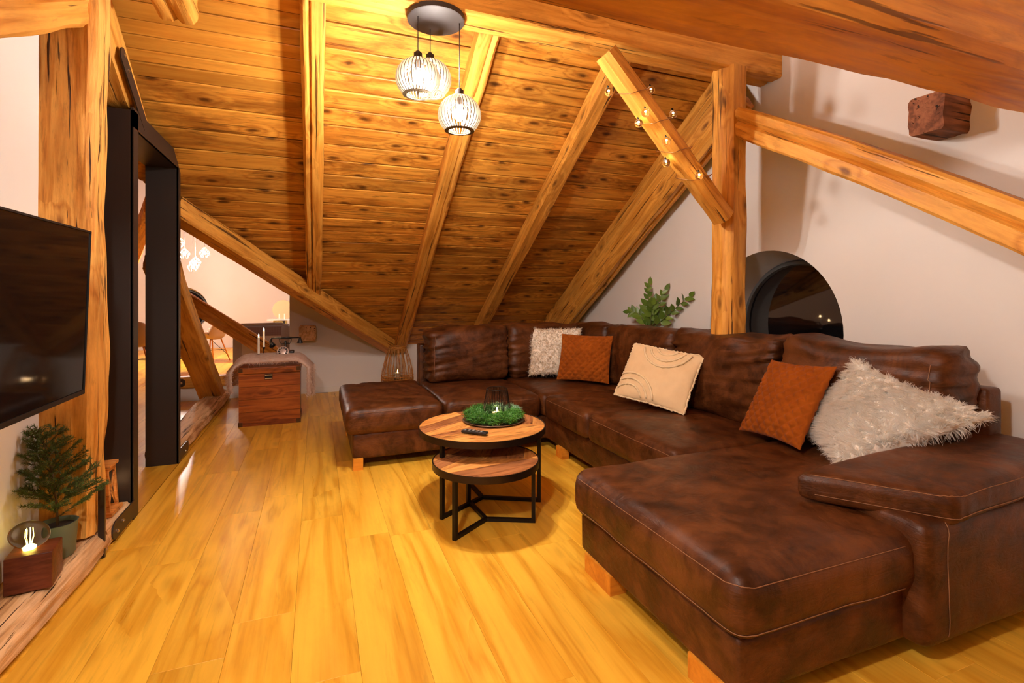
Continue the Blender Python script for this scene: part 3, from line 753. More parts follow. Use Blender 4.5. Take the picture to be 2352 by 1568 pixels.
# stitching laid onto the leather
from mathutils.bvhtree import BVHTree
_lo = [o for o in so.children if o.name.split('.')[0] in ('seat_cushion', 'base', 'armrest', 'arm_pad', 'back_cushion')]
_trees = {o.name: BVHTree.FromPolygons([v.co+Vector(so.location) for v in o.data.vertices], [tuple(p.vertices) for p in o.data.polygons]) for o in _lo}
def stitch_on(kind, pts, off=.0012):
    """drop each point onto the nearest surface of the named parts"""
    out = []
    for p in pts:
        best = None
        for n_, t in _trees.items():
            if n_.split('.')[0] != kind: continue
            c, nn, _, d = t.find_nearest(Vector(p))
            if c is not None and (best is None or d < best[0]): best = (d, c+nn*off)
        out.append(tuple(best[1]))
    stitch(out, .0017)
def lerp_path(K, n=16):
    out = []
    for a, b in zip(K[:-1], K[1:]):
        for i in range(n): out.append(tuple(a[k]+(b[k]-a[k])*i/n for k in range(3)))
    return out+[tuple(K[-1])]
stitch_on('seat_cushion', lerp_path([(1.14, 2.13, .435), (1.14, 1.20, .435), (1.17, 1.145, .435), (1.22, 1.12, .435), (1.90, 1.12, .435)]))
stitch_on('seat_cushion', lerp_path([(1.14, 2.13, .275), (1.14, 1.20, .275), (1.17, 1.145, .275), (1.22, 1.12, .278), (1.90, 1.12, .278)]))
stitch_on('seat_cushion', lerp_path([(1.765, 3.82, .425), (1.765, 3.19, .425)])); stitch_on('seat_cushion', lerp_path([(1.765, 3.10, .428), (1.765, 2.22, .428)]))
stitch_on('seat_cushion', lerp_path([(.25, 3.85, .428), (.88, 3.85, .428)])); stitch_on('seat_cushion', lerp_path([(1.0, 3.85, .428), (1.72, 3.85, .428)]))
stitch_on('armrest', lerp_path([(2.05, 1.10, .50), (2.04, 1.07, .44), (2.05, 1.06, .10)]))
stitch_on('arm_pad', lerp_path([(1.80, 1.42, .605), (2.03, 1.10, .600), (2.12, 1.06, .600), (2.96, 1.06, .635)]))
stitch_on('arm_pad', lerp_path([(1.80, 1.40, .515), (2.05, 1.09, .515), (2.14, 1.06, .520), (2.96, 1.06, .555)]))
stitch_on('back_cushion', lerp_path([(2.55, 1.43, .50), (2.53, 1.43, .98)])); stitch_on('back_cushion', lerp_path([(1.03, 4.66, .50), (1.03, 4.66, .95)]))

# ------------------------------------------------------------------ pillows
def frame_of(c, u, v):
    u = Vector(u).normalized(); v = Vector(v); v = (v-u*v.dot(u)).normalized(); n = u.cross(v)
    return Matrix(((u.x, v.x, n.x, c[0]), (u.y, v.y, n.y, c[1]), (u.z, v.z, n.z, c[2]), (0, 0, 0, 1)))
def pillow_pts(w_, h_, t_, a, b, pinch=.07, fn=None, side=1):
    x = a*w_/2*(1-pinch*(1-b*b)); y = b*h_/2*(1-pinch*(1-a*a))
    q = max(0., (1-a*a)*(1-b*b))**.42
    z = side*t_/2*q
    if fn: z += side*fn(x, y)*min(1, q*2)
    return x, y, z
def pillow_mb(w_, h_, t_, n=48, pinch=.07, fn=None):
    V = []; F = []; idx = {}
    for sd in (1, -1):
        for i in range(n+1):
            for j in range(n+1):
                a = math.sin((i/n-.5)*math.pi); b = math.sin((j/n-.5)*math.pi)
                if sd < 0 and (i in (0, n) or j in (0, n)): idx[(sd, i, j)] = idx[(1, i, j)]; continue
                idx[(sd, i, j)] = len(V); V.append(pillow_pts(w_, h_, t_, a, b, pinch, fn, sd))
        for i in range(n):
            for j in range(n):
                q = [idx[(sd, i, j)], idx[(sd, i+1, j)], idx[(sd, i+1, j+1)], idx[(sd, i, j+1)]]
                F.append(tuple(q if sd > 0 else q[::-1]))
    return MB().add(V, F)
def place_local(name, mb, mat, Mx, label, cat, group=None):
    V = np.vstack(mb.v); me = bpy.data.meshes.new(name); me.from_pydata(V.tolist(), [], mb.f); me.materials.append(mat)
    me.polygons.foreach_set('use_smooth', [True]*len(me.polygons))
    o = bpy.data.objects.new(name, me); C.objects.link(o); o.matrix_world = Mx; tag(o, label, cat, group); WL[o.name] = np.zeros(3); return o
def child_local(name, mb, mat, parent, smooth=True, kind=None, label=None):
    o = obj(name, mb, mat, None, smooth, kind, label); o.parent = parent; o.location = (0, 0, 0); return o
def quilt(x, y):
    s = .045; p = (x+y)/s/1.414; q = (x-y)/s/1.414
    d = min(abs(p-round(p)), abs(q-round(q)))
    return -.016*math.exp(-(d*s/.009)**2)+.004*nz((x, y, 0), 12)
def wrinkle(x, y): return .006*nz((x, y, 3), 9)+.004*nz((x, y, 5), 22)
def strands(P, Nn, L, wid, droop, spread, seed=0, seg=3, gravity=(0, 0, -1), clump=None):
    r = np.random.default_rng(seed); k = len(P); N_ = Nn+r.normal(0, spread*(1 if clump is None else .3), (k, 3))
    if clump is not None: N_ = N_+clump*spread*1.3
    N_ /= np.linalg.norm(N_, axis=1)[:, None]
    Ls = L*r.uniform(.6, 1.15, k)[:, None]; g = np.array(gravity)*droop+r.normal(0, .25*droop, (k, 3))
    side = np.cross(N_, r.normal(0, 1, (k, 3))); side /= np.linalg.norm(side, axis=1)[:, None]
    V = []; 
    for i in range(seg+1):
        u = i/seg; c = P+N_*Ls*u+g*Ls*u*u; ww = wid*(1-u*.85)
        V.append(c-side*ww/2); V.append(c+side*ww/2)
    V = np.stack(V, 1).reshape(-1, 3); m = 2*(seg+1); F = []
    base = (np.arange(k)*m)[:, None]
    for i in range(seg): F.append(base+np.array([[2*i, 2*i+1, 2*i+3, 2*i+2]]))
    F = np.stack(F, 1).reshape(-1, 4)
    mb = MB(); mb.v = [V]; mb.f = [tuple(q) for q in F.tolist()]; mb.n = len(V); return mb
def pillow_fur(w_, h_, t_, k, L, wid, droop, spread, grav, seed, edge=.15):
    r = np.random.default_rng(seed); P = []; N_ = []
    a = r.uniform(-1, 1, k); b = r.uniform(-1, 1, k)
    m_ = r.random(k) < edge; a = np.where(m_ & (r.random(k) < .5), np.sign(a)*r.uniform(.93, 1, k), a); b = np.where(m_ & (np.abs(a) < .93), np.sign(b)*r.uniform(.93, 1, k), b)
    sd = np.where(r.random(k) < .8, 1, -1)
    x = a*w_/2*(1-.07*(1-b*b)); y = b*h_/2*(1-.07*(1-a*a)); q = np.clip((1-a*a)*(1-b*b), 1e-4, 1)
    z = sd*t_/2*q**.42
    nx = a*np.clip(.5/q**.4, 0, 2.5)*t_/w_*1.2; ny = b*np.clip(.5/q**.4, 0, 2.5)*t_/h_*1.2
    Nn = np.stack([nx, ny, sd*np.ones(k)], 1); Nn /= np.linalg.norm(Nn, axis=1)[:, None]
    ci = np.floor((x+w_)/.026+.6*np.sin(y*90)).astype(int)*613+np.floor((y+h_)/.026+.6*np.sin(x*80)).astype(int)*7+(sd > 0)
    tab = np.random.default_rng(11).normal(0, 1, (4099, 3)); cl_ = tab[ci % 4099]
    return strands(np.stack([x, y, z], 1), Nn, L, wid, droop, spread, seed, 3, grav, cl_)

# white fluffy pillow in the corner
Mx = frame_of((2.235, 4.56, .725), (.895, -.446, 0), (.188, .374, .908))
p1 = place_local('pillow', pillow_mb(.52, .50, .13, 24), M['shag'], Mx, 'white fluffy square pillow in the sofa corner behind a rust pillow', 'pillow')
g = tuple(Mx.to_3x3().transposed() @ Vector((0, 0, -1)))
child_local('fur', pillow_fur(.52, .50, .13, 9000, .032, .0045, .30, .30, g, 1), M['fur2'], p1, kind='stuff')
Mx = frame_of((2.355, 4.18, .70), (.715, -.699, -.013), (.247, .235, .94))
place_local('pillow', pillow_mb(.50, .45, .12, 80, .05, quilt), M['rust'], Mx, 'rust orange quilted velvet pillow standing in front of the white fluffy pillow', 'pillow')
Mx = frame_of((2.345, 3.08, .695), (.398, -.912, -.097), (.50, .164, .84))
p3 = place_local('pillow', pillow_mb(.56, .44, .10, 48, .03, wrinkle), M['cream'], Mx, 'cream cotton pillow with tufted arcs on the middle of the sofa', 'pillow')
def arc(cx, cy, r, a0, a1):
    pts = []
    for i in range(40):
        a = math.radians(a0+(a1-a0)*i/39); x, y = cx+r*math.cos(a), cy+r*math.sin(a)
        if abs(x) > .268 or abs(y) > .208: continue
        A = x/.28; B = y/.22; z = .05*max(0, (1-A*A)*(1-B*B))**.42+.004; pts.append((x, y, z))
    return pts
for (cx, cy, rs, a0, a1) in ((.02, .26, (.10, .15, .20), 180, 360), (-.17, -.25, (.13, .175, .22), 0, 180)):
    for r_ in rs:
        pts = arc(cx, cy, r_, a0, a1)
        if len(pts) > 3:
            s = MB(); s.tube(pts, [.008+.002*((i*7) % 3-1) for i in range(len(pts))], 6); child_local('tufted_arc', s, M['rope'], p3)
s = MB(); r_ = np.random.default_rng(3)
for e in range(4):
    pts = []
    for i in range(40):
        u = -1+2*i/39
        if e == 0: a, b = u, 1
        elif e == 1: a, b = u, -1
        elif e == 2: a, b = 1, u
        else: a, b = -1, u
        x, y, z = pillow_pts(.56, .44, .13, a, b, .03); pts.append((x*1.01+r_.normal(0, .002), y*1.01+r_.normal(0, .002), r_.normal(0, .003)))
    s.tube(pts, [.006+.003*(i % 2) for i in range(40)], 5)
child_local('ruffled_edge', s, M['rope'], p3)
Mx = frame_of((2.44, 2.08, .705), (-.162, -.985, .051), (.506, -.039, .861))
place_local('pillow', pillow_mb(.48, .48, .15, 80, .08, quilt), M['rust'], Mx, 'rust orange quilted velvet pillow leaning beside the big shaggy pillow', 'pillow')
QL, QB, QR, QT = (np.array(q) for q in ((2.56, 2.03, .53), (2.19, 1.575, .53), (2.64, 1.245, .78), (2.575, 1.77, .965)))
QC = (QL+QB+QR+QT)/4
def warp(mb, w_, h_):
    V = np.vstack(mb.v); a = V[:, 0]/(w_/2); b = V[:, 1]/(h_/2)
    P = ((1-a)*(1-b))[:, None]*QL/4+((1+a)*(1-b))[:, None]*QB/4+((1+a)*(1+b))[:, None]*QR/4+((1-a)*(1+b))[:, None]*QT/4
    du = ((1-b))[:, None]*(QB-QL)+((1+b))[:, None]*(QR-QT); dv = ((1-a))[:, None]*(QT-QL)+((1+a))[:, None]*(QR-QB)
    n = np.cross(du, dv); n /= np.linalg.norm(n, axis=1)[:, None]
    mb.v = [P+n*V[:, 2:3]]; return mb
p5 = tag(obj('pillow', warp(pillow_mb(.62, .60, .19, 30), .62, .60), M['shag'], smooth=True, origin=QC), 'big shaggy ivory pillow tipped on its corner against the sofa arm', 'pillow')
f5 = obj('fur', warp(pillow_fur(.62, .60, .19, 26000, .046, .0046, .32, .50, (0, -.8, -.6), 5), .62, .60), M['fur'], None, kind='stuff', origin=QC)
f5.parent = p5; f5.location = (0, 0, 0)

# ------------------------------------------------------------------ coffee tables
def cyl_clip_pieces(cx, cy, z, R, name, root, seed):
    """tabletop inlay of board pieces: two half-fans of angled boards cut to the circle"""
    rr = random.Random(seed); th = .016
    def clip(poly, a, b, c):                  # keep a*x+b*y<=c
        out = []
        for i in range(len(poly)):
            p, q = poly[i], poly[(i+1) % len(poly)]; dp = a*p[0]+b*p[1]-c; dq = a*q[0]+b*q[1]-c
            if dp <= 0: out.append(p)
            if dp*dq < 0: t = dp/(dp-dq); out.append((p[0]+(q[0]-p[0])*t, p[1]+(q[1]-p[1])*t))
        return out
    circ = [(R*math.cos(2*math.pi*k/72), R*math.sin(2*math.pi*k/72)) for k in range(72)]
    k = 0
    # sectors: three wedges of boards meeting at the centre like a chevron
    for (a0, a1, bd) in ((100, 200, 35), (200, 340, 8), (-20, 100, 65)):
        n0 = (math.sin(math.radians(a0)), -math.cos(math.radians(a0))); n1 = (-math.sin(math.radians(a1)), math.cos(math.radians(a1)))
        sec = clip(clip(circ, n0[0], n0[1], -.0006), n1[0], n1[1], -.0006)
        d = (math.cos(math.radians(bd)), math.sin(math.radians(bd))); nn = (-d[1], d[0])
        x = -R
        while x < R:
            wd = rr.uniform(.075, .11); pc_ = clip(clip(sec, nn[0], nn[1], x+wd-.0008), -nn[0], -nn[1], -(x+.0008))
            if len(pc_) > 2:
                h = rr.uniform(0, .0012)
                me = MB().prism([(p[0], p[1], 0) for p in pc_], (0, 0, th+h))
                # local frame with grain along x
                ca, sa = math.cos(-math.radians(bd)), math.sin(-math.radians(bd))
                V = np.vstack(me.v); V2 = np.stack([V[:, 0]*ca-V[:, 1]*sa, V[:, 0]*sa+V[:, 1]*ca, V[:, 2]], 1)
                mm = bpy.data.meshes.new('inlay_board'); mm.from_pydata(V2.tolist(), [], me.f); mm.materials.append(M['tableA' if rr.random() < .62 else 'tableB'])
                o = bpy.data.objects.new('inlay_board', mm); C.objects.link(o); o.parent = root
                o.location = (0, 0, z-th); o.rotation_euler = (0, 0, math.radians(bd)); k += 1
            x += wd
def coffee_table(cx, cy, zt, R, label, rot, seed, lr):
    t = thing('coffee_table', label, 'table', (cx, cy, 0), 'nesting round coffee tables')
    cyl_clip_pieces(cx, cy, zt, R-.006, '', t, seed)
    obj('rim', MB().lathe((cx, cy, zt), [(R, .004), (R-.006, .004), (R-.006, -.034), (R, -.034), (R, .004)], 72), M['rim'], t, smooth=True, angle=35)
    obj('underside', MB().lathe((cx, cy, zt), [(.001, -.03), (R-.007, -.03), (R-.007, -.018), (.001, -.018)], 48), M['walnut'], t)
    b = .011
    for k in range(3):
        a = rot+2*math.pi*k/3; ux, uy = math.cos(a), math.sin(a); px, py = -uy, ux; X_, Y_ = cx+ux*lr, cy+uy*lr
        def quad(c0, c1, hw, z0, z1): 
            return MB().prism([(c0[0]-px*hw, c0[1]-py*hw, z0), (c1[0]-px*hw, c1[1]-py*hw, z0), (c1[0]+px*hw, c1[1]+py*hw, z0), (c0[0]+px*hw, c0[1]+py*hw, z0)], (0, 0, z1-z0))
        obj('leg', quad((X_-ux*b, Y_-uy*b), (X_+ux*b, Y_+uy*b), b, 0, zt-.03), M['iron'], t)
        obj('foot_bar', quad((cx+ux*.004, cy+uy*.004), (X_-ux*b, Y_-uy*b), b, 0, .020), M['iron'], t)
        obj('top_bar', quad((cx+ux*.004, cy+uy*.004), (X_-ux*b, Y_-uy*b), b, zt-.05, zt-.03), M['iron'], t)
    return t
coffee_table(.985, 3.06, .47, .40, 'taller round coffee table with black rim carrying the green wreath', math.radians(-28), 3, .36)
coffee_table(.908, 2.755, .355, .305, 'lower round coffee table tucked under the taller one', math.radians(-25), 5, .272)

# plate, wreath, candle lantern, remote
ZT = .472
pcx, pcy = 1.085, 3.13
tag(obj('plate', MB().lathe((pcx, pcy, ZT+.001), [(.001, 0), (.16, 0), (.200, .008), (.203, .010), (.199, .011), (.16, .004), (.001, .004)], 56), plain('metal_plate', (.30, .19, .12), .35, .8), smooth=True, origin=(pcx, pcy, ZT)), 'flat metal plate under the green wreath', 'plate')
def needles(pts, nrm_spread, L, wid, seed): 
    P = np.array(pts); r = np.random.default_rng(seed); N_ = r.normal(0, 1, P.shape); N_[:, 2] = np.abs(N_[:, 2])*.7+.2; N_ /= np.linalg.norm(N_, axis=1)[:, None]
    return strands(P, N_, L, wid, .15, nrm_spread, seed, 1)
wr = thing('wreath', 'bushy green needle wreath on the taller coffee table', 'wreath', (pcx, pcy, ZT+.01))
ringc = [(pcx+.138*math.cos(2*math.pi*k/48), pcy+.138*math.sin(2*math.pi*k/48), ZT+.036) for k in range(48)]
obj('wire_ring', MB().tube(ringc, .016, 8, closed=True), M['bark'], wr, smooth=True)
def wreath_pts(a0, a1, k, seed):
    r = np.random.default_rng(seed); a = r.uniform(a0, a1, k); q = r.uniform(0, 2*math.pi, k); rho = .042*np.sqrt(r.uniform(.1, 1, k)); R = .138+rho*np.cos(q)*1.25+.008*np.sin(a*9)
    return np.stack([pcx+R*np.cos(a), pcy+R*np.sin(a), ZT+.040+np.maximum(rho*np.sin(q)*.85+.008*np.sin(a*7), -.018)], 1)
for (a0, a1, mt, k, sd) in ((math.radians(-10), math.radians(75), 'needle3', 4200, 1), (math.radians(-110), math.radians(-10), 'needle2', 4200, 2), (math.radians(75), math.radians(250), 'needle2', 6500, 3)):
    obj('needles', needles(wreath_pts(a0, a1, k, sd), .55, .030, .0036, sd), M[mt], wr, kind='stuff', label='frosted pale green needles' if mt == 'needle3' else None)
lx, ly, lz = 1.115, 3.15, ZT+.008
cl = thing('candle_lantern', 'black wire candle lantern standing inside the green wreath', 'lantern', (lx, ly, lz))
def wire_profile(a, prof): return [(lx+r*math.cos(a), ly+r*math.sin(a), lz+z) for r, z in prof]
prof = [(.035, .0), (.062, .02), (.086, .055), (.088, .075), (.083, .11), (.072, .17), (.068, .195)]
s = MB()
for k in range(44): s.tube(wire_profile(2*math.pi*k/44, prof), .0013, 4, cap=False)
obj('wire_cage', s, M['iron'], cl, kind='stuff')
for r, z in ((.069, .195), (.036, .002)): obj('ring', MB().tube([(lx+r*math.cos(2*math.pi*k/36), ly+r*math.sin(2*math.pi*k/36), lz+z) for k in range(36)], .0025, 6, closed=True), M['iron'], cl)
obj('glass_cup', MB().lathe((lx, ly, lz), [(.001, .008), (.042, .008), (.045, .012), (.045, .11), (.043, .11), (.043, .012), (.001, .011)], 32), M['glass'], cl, smooth=True, angle=40)
obj('candle', MB().lathe((lx, ly, lz), [(.001, .012), (.032, .012), (.032, .04), (.001, .04)], 24), M['wax'], cl)
def flame(x, y, z, h, parent):
    o = obj('flame', MB().lathe((x, y, z), [(.0005, 0), (h*.16, h*.15), (h*.2, h*.35), (h*.12, h*.7), (.0005, h)], 10), M['flame'], parent, smooth=True); return o
flame(lx, ly, lz+.043, .03, cl)
Rm = frame_of((.875, 2.865, ZT+.006), (.70, -.74, .02), (.74, .70, 0))
rm = place_local('remote_control', rbox(-.085, .085, -.021, .021, -.002, .014, .009, .02), M['black'], Rm, 'black remote control lying in front of the wreath', 'remote')
for i in range(5):
    for j in range(3): child_local('button', rbox(-.07+i*.028, -.056+i*.028, -.014+j*.0105, -.0065+j*.0105, .013, .0165, .002, .01), M['rubber'], rm)

# ------------------------------------------------------------------ chest with fur throw, candlesticks, telephone
CX0, CX1, CY0, CY1, CZ = -.705, -.150, 5.56, 6.02, .575
chst = thing('wooden_chest', 'reddish brown wooden chest beside the low white wall, draped with a fur throw', 'chest', ((CX0+CX1)/2, CY0, 0))
obj('body', MB().box(CX0+.004, CX1-.004, CY0+.008, CY1, .01, CZ-.06), M['chest'], chst)
for i in range(4):
    z0 = .01+i*(CZ-.075)/4; obj('front_board', MB().box(CX0, CX1, CY0, CY0+.012, z0+.002, z0+(CZ-.075)/4-.001), M['chest'], chst)
obj('lid', rbox(CX0-.004, CX1+.004, CY0-.006, CY1, CZ-.062, CZ, .008, .2), M['chest'], chst)
obj('plinth', MB().box(CX0-.004, CX1+.004, CY0-.006, CY1, 0, .045), M['chest'], chst)
for x in (CX0-.005, CX1-.035):
    for z in (.0, CZ-.045, .46): 
        if z != .46: obj('corner_fitting', MB().box(x, x+.04, CY0-.009, CY0+.03, z, z+.042), plain('dark_brass', (.10, .05, .02), .4, .8), chst)
hn = obj('lock_plate', MB().box(-.475, -.405, CY0-.004, CY0+.001, .455, .505), M['iron'], chst)
obj('lock_bar', MB().box(-.472, -.408, CY0-.010, CY0-.004, .492, .500).box(-.472, -.408, CY0-.010, CY0-.004, .458, .466), M['bolt'], chst)
# throw: a rounded slab folded over the sides
def throwf(p, n, u):
    o = n*(nz(p, 6, 2)*.010)
    e = abs(u[0])
    if e > .80 and p[2] < .62: o[0] += 0
    return o
th = MB(); V = []; F = []; nu, nv = 48, 14
prof = []
W0, W1 = CX0-.035, CX1+.045
for i in range(nu+1):                          # path: down the left side, over the top, down the right side
    u = i/nu
    L1, L2, L3 = .20, (W1-W0), .28; tot = L1+L2+L3; d = u*tot
    if d < L1: x, z, nx, nz_ = W0, CZ+.03-(L1-d), -1, 0
    elif d < L1+L2: x, z, nx, nz_ = W0+(d-L1), CZ+.03, 0, 1
    else: x, z, nx, nz_ = W1, CZ+.03-(d-L1-L2), 1, 0
    cx_ = (W0+W1)/2; k = min(1, max(0, (abs(x-cx_)-(W1-W0)/2+.10)/.10)); z -= .055*k*k if nz_ else 0.055*1
    prof.append((x, z, nx, nz_))
for (x, z, nx, nz_) in prof:
    for j in range(nv+1):
        y = CY0-.03+(CY1-CY0+.04)*j/nv; bul = .018+.045*math.sin(math.pi*j/nv)**.6
        V.append((x+nx*(bul+.004*mn.noise(Vector((y*9, z*9, 1)))), y, z+nz_*bul+.006*mn.noise(Vector((x*8, y*8, 0)))))
for i in range(nu):
    for j in range(nv): a = i*(nv+1)+j; F.append((a, a+1, a+nv+2, a+nv+1))
th.add(V, F)
thr = tag(obj('fur_throw', th, M['throw'], smooth=True, origin=(CX0, CY0, CZ)), 'fluffy pinkish beige fur throw draped over the wooden chest', 'throw')
sm = thr.modifiers.new('thick', 'SOLIDIFY'); sm.thickness = .02; sm.offset = -1
Vn = np.array(V); k = 9000; r_ = np.random.default_rng(5); ids = r_.integers(0, len(Vn), k)
row = ids//(nv+1); nn = np.array([(prof[i][2], 0, prof[i][3]) for i in row], float); nn[:, 1] = np.where(ids % (nv+1) < 2, -1.2, 0)
jit = r_.normal(0, .008, (k, 3)); nn += 1e-3
WL[thr.name] = np.array((CX0, CY0, CZ))
obj('fur', strands(Vn[ids]+jit*np.array([1, 1.6, .4]), nn/np.linalg.norm(nn, axis=1)[:, None], .036, .0045, .6, .40, 4, 2), M['throw'], thr, kind='stuff')
ZF = CZ+.074
def candlestick(p, h, ch_, label):
    x, y = p; t = thing('candlestick', label, 'candlestick', (x, y, ZF), 'candlesticks on the chest')
    obj('holder', MB().lathe((x, y, ZF), [(.001, 0), (.035, 0), (.036, .004), (.005, .008), (.0045, h-.03), (.006, h-.028), (.015, h), (.012, h), (.001, h-.005)], 20), M['iron'], t, smooth=True, angle=40)
    obj('candle', MB().lathe((x, y, ZF), [(.001, h-.006), (.0105, h-.006), (.0105, h+ch_), (.001, h+ch_+.002)], 14), M['wax'], t, smooth=True, angle=40)
    flame(x, y, ZF+h+ch_+.004, .030, t)
q = onY(594, 800, 5.72); candlestick((q[0], 5.72), .045, .165, 'shorter of the two black candlesticks with a lit candle')
q = onY(606, 800, 5.84); candlestick((q[0], 5.84), .10, .165, 'taller of the two black candlesticks with a lit candle')
tx, ty, tz = -.30, 5.78, ZF+.006
tp = thing('telephone', 'old fashioned black cradle telephone with rotary dial on the fur throw', 'telephone', (tx, ty, tz))
obj('base', rbox(tx-.075, tx+.085, ty-.05, ty+.07, tz, tz+.055, .012, .03), M['black'], tp, smooth=True)
obj('feet_rail', MB().box(tx-.085, tx+.095, ty-.06, ty+.08, tz-.004, tz+.010), M['black'], tp)
dl = MB().lathe((0, 0, 0), [(.001, 0), (.055, 0), (.058, .006), (.05, .012), (.001, .012)], 32)
Dm = frame_of((tx-.02, ty-.055, tz+.048), (1, 0, 0), (0, .5, .86)); dl.xf(Dm)
d_ = obj('dial', dl, M['dial'], tp, smooth=True, angle=40)
s = MB()
for k in range(10):
    a = 2*math.pi*k/10; P = Dm @ Vector((.038*math.cos(a), .038*math.sin(a), .013)); Q = Dm @ Vector((.038*math.cos(a), .038*math.sin(a), .0145)); s.rod(tuple(P), tuple(Q), .0085, n=10)
obj('finger_holes', s, M['black'], tp)
s = MB().lathe((tx+.0, ty+.02, tz+.055), [(.03, 0), (.014, .02), (.010, .07), (.012, .10), (.001, .10)], 16)
obj('neck', s, M['black'], tp, smooth=True)
for dx in (-.05, .05):
    s = MB(); s.tube([(tx, ty+.02, tz+.13), (tx+dx*.8, ty+.02, tz+.125), (tx+dx*1.1, ty+.02, tz+.15), (tx+dx*1.1, ty+.02, tz+.172)], .005, 8); s.tube([(tx+dx*1.1, ty+.0, tz+.172), (tx+dx*1.1, ty+.045, tz+.172)], .005, 8); obj('cradle', s, M['black'], tp, smooth=True)
hz = tz+.185
hd = obj('handset', MB().rod((tx-.13, ty+.02, hz), (tx+.13, ty+.02, hz), .007, n=10).rod((tx-.06, ty+.02, hz), (tx+.06, ty+.02, hz), .011, n=12), M['black'], tp, smooth=True)
obj('earpiece', MB().tube([(tx-.13, ty+.02, hz+.004), (tx-.14, ty+.01, hz-.03), (tx-.125, ty-.01, hz-.065), (tx-.12, ty-.02, hz-.072)], [.008, .012, .024, .030], 14), M['black'], tp, smooth=True, label='bell shaped mouthpiece')
obj('earpiece', MB().lathe((tx+.14, ty+.02, hz-.058), [(.001, .0), (.031, 0), (.030, .006), (.018, .03), (.010, .062), (.001, .066)], 18), M['black'], tp, smooth=True)

# ------------------------------------------------------------------ rattan lantern by the knee wall
rx, ry = onY(913, 850, 6.60)[0], 6.60
ra = thing('rattan_lantern', 'tall rattan lantern with a glass tube behind the left end of the sofa', 'lantern', (rx, ry, 0))
prof = [(.15, 0), (.185, .04), (.198, .10), (.203, .20), (.192, .32), (.155, .47), (.118, .58), (.108, .62)]
for k in range(46):
    a = 2*math.pi*k/46; da = .05*math.sin(k*2.3)
    obj('cane', MB().tube([(rx+r*math.cos(a+da*z*3), ry+r*math.sin(a+da*z*3), z+.003) for r, z in prof], .0032, 5), M['rattan'], ra, smooth=True)
for r, z, t_ in ((.15, .004, .005), (.199, .10, .005), (.201, .22, .007), (.203, .255, .004), (.112, .60, .006), (.109, .62, .008)):
    obj('hoop', MB().tube([(rx+r*math.cos(2*math.pi*k/40), ry+r*math.sin(2*math.pi*k/40), z+.002) for k in range(40)], t_, 6, closed=True), M['rattan'], ra, smooth=True)
obj('floor_disc', MB().lathe((rx, ry, .2), [(.001, .0), (.198, .0), (.198, .008), (.001, .008)], 32), M['rattan'], ra)
obj('glass_tube', MB().lathe((rx, ry, .21), [(.001, 0), (.055, 0), (.055, .30), (.052, .30), (.052, .004), (.001, .004)], 28), M['glass'], ra, smooth=True, angle=40)
obj('candle', MB().lathe((rx, ry, .215), [(.001, 0), (.035, 0), (.035, .07), (.001, .07)], 20), M['wax'], ra)
flame(rx, ry, .288, .035, ra)

# ------------------------------------------------------------------ leafy plant behind the sofa
def leaf_mesh(name, L, W, mat, bend=.15):
    V = []; F = []; n = 6
    for i in range(n+1):
        u = i/n; ww = W*math.sin(math.pi*min(1, u*.96+.04)**.8)**.9 if 0 < u < 1 else .0008
        z = bend*L*(u-u*u)*1.2
        V += [(L*u, -ww/2, z-.0), (L*u, 0, z-ww*.12), (L*u, ww/2, z)]
    for i in range(n):
        for k in (0, 1): a = i*3+k; F.append((a, a+3, a+4, a+1))
    me = bpy.data.meshes.new(name); me.from_pydata(V, [], F); me.materials.append(mat); me.polygons.foreach_set('use_smooth', [True]*len(F)); return me
zx, zy, zz0 = 3.095, 4.20, .965
zp = thing('zz_plant', 'green plant with glossy leaves in a planter behind the sofa', 'plant', (zx, zy, 0))
obj('planter', MB().lathe((zx, zy, 0), [(.001, 0), (.07, 0), (.078, .02), (.084, .93), (.084, .955), (.077, .955), (.077, .92), (.001, .92)], 32), M['pot2'], zp, smooth=True, angle=40)
obj('soil', MB().lathe((zx, zy, .92), [(.001, .015), (.076, .01)], 20), M['soil'], zp)
lm = leaf_mesh('leaf', .112, .062, M['zz'])
def stem(tip, nleaf, bow, sd):
    r = random.Random(sd); a = Vector((zx+r.uniform(-.03, .03), zy+r.uniform(-.03, .03), .93)); b = Vector(tip); pts = []
    for i in range(13):
        u = i/12; p = a.lerp(b, u); p.z += bow*math.sin(math.pi*u); pts.append(p)
    so_ = obj('stem', MB().tube([tuple(p) for p in pts], [.0065*(1-.7*i/12) for i in range(13)], 6), M['stalk'], zp, smooth=True)
    for i in range(nleaf):
        u = .22+.78*i/(nleaf-1); j = min(11, int(u*12)); f = u*12-j; p = pts[j].lerp(pts[min(12, j+1)], f); t = (pts[min(12, j+1)]-pts[j]).normalized()
        sd_ = 1 if i % 2 else -1; camd = Vector((-.45, -.9, 0)); sidev = t.cross(camd).normalized()*sd_
        d = (sidev*.85+t*.75+Vector((r.uniform(-.25, .05), r.uniform(-.3, .1), r.uniform(-.05, .2)))).normalized()
        if i == nleaf-1: d = t
        nrm = (camd*.9+Vector((r.uniform(-.4, .4), r.uniform(-.3, .3), r.uniform(0, .7)))); nrm = (nrm-d*nrm.dot(d)).normalized(); y = nrm.cross(d)
        o = bpy.data.objects.new('leaf', lm); C.objects.link(o); k = r.uniform(.75, 1.15)*(1-.25*u)
        o.parent = zp
        R = Matrix(((d.x, y.x, nrm.x), (d.y, y.y, nrm.y), (d.z, y.z, nrm.z))).to_4x4()
        loc = p-Vector((zx, zy, 0))
        # keep leaves clear of the gable wall
        if p.x+d.x*.09 > X1-.012: loc.x -= (p.x+d.x*.09)-(X1-.012)
        o.matrix_local = Matrix.Translation(loc) @ R @ Matrix.Scale(k, 4)
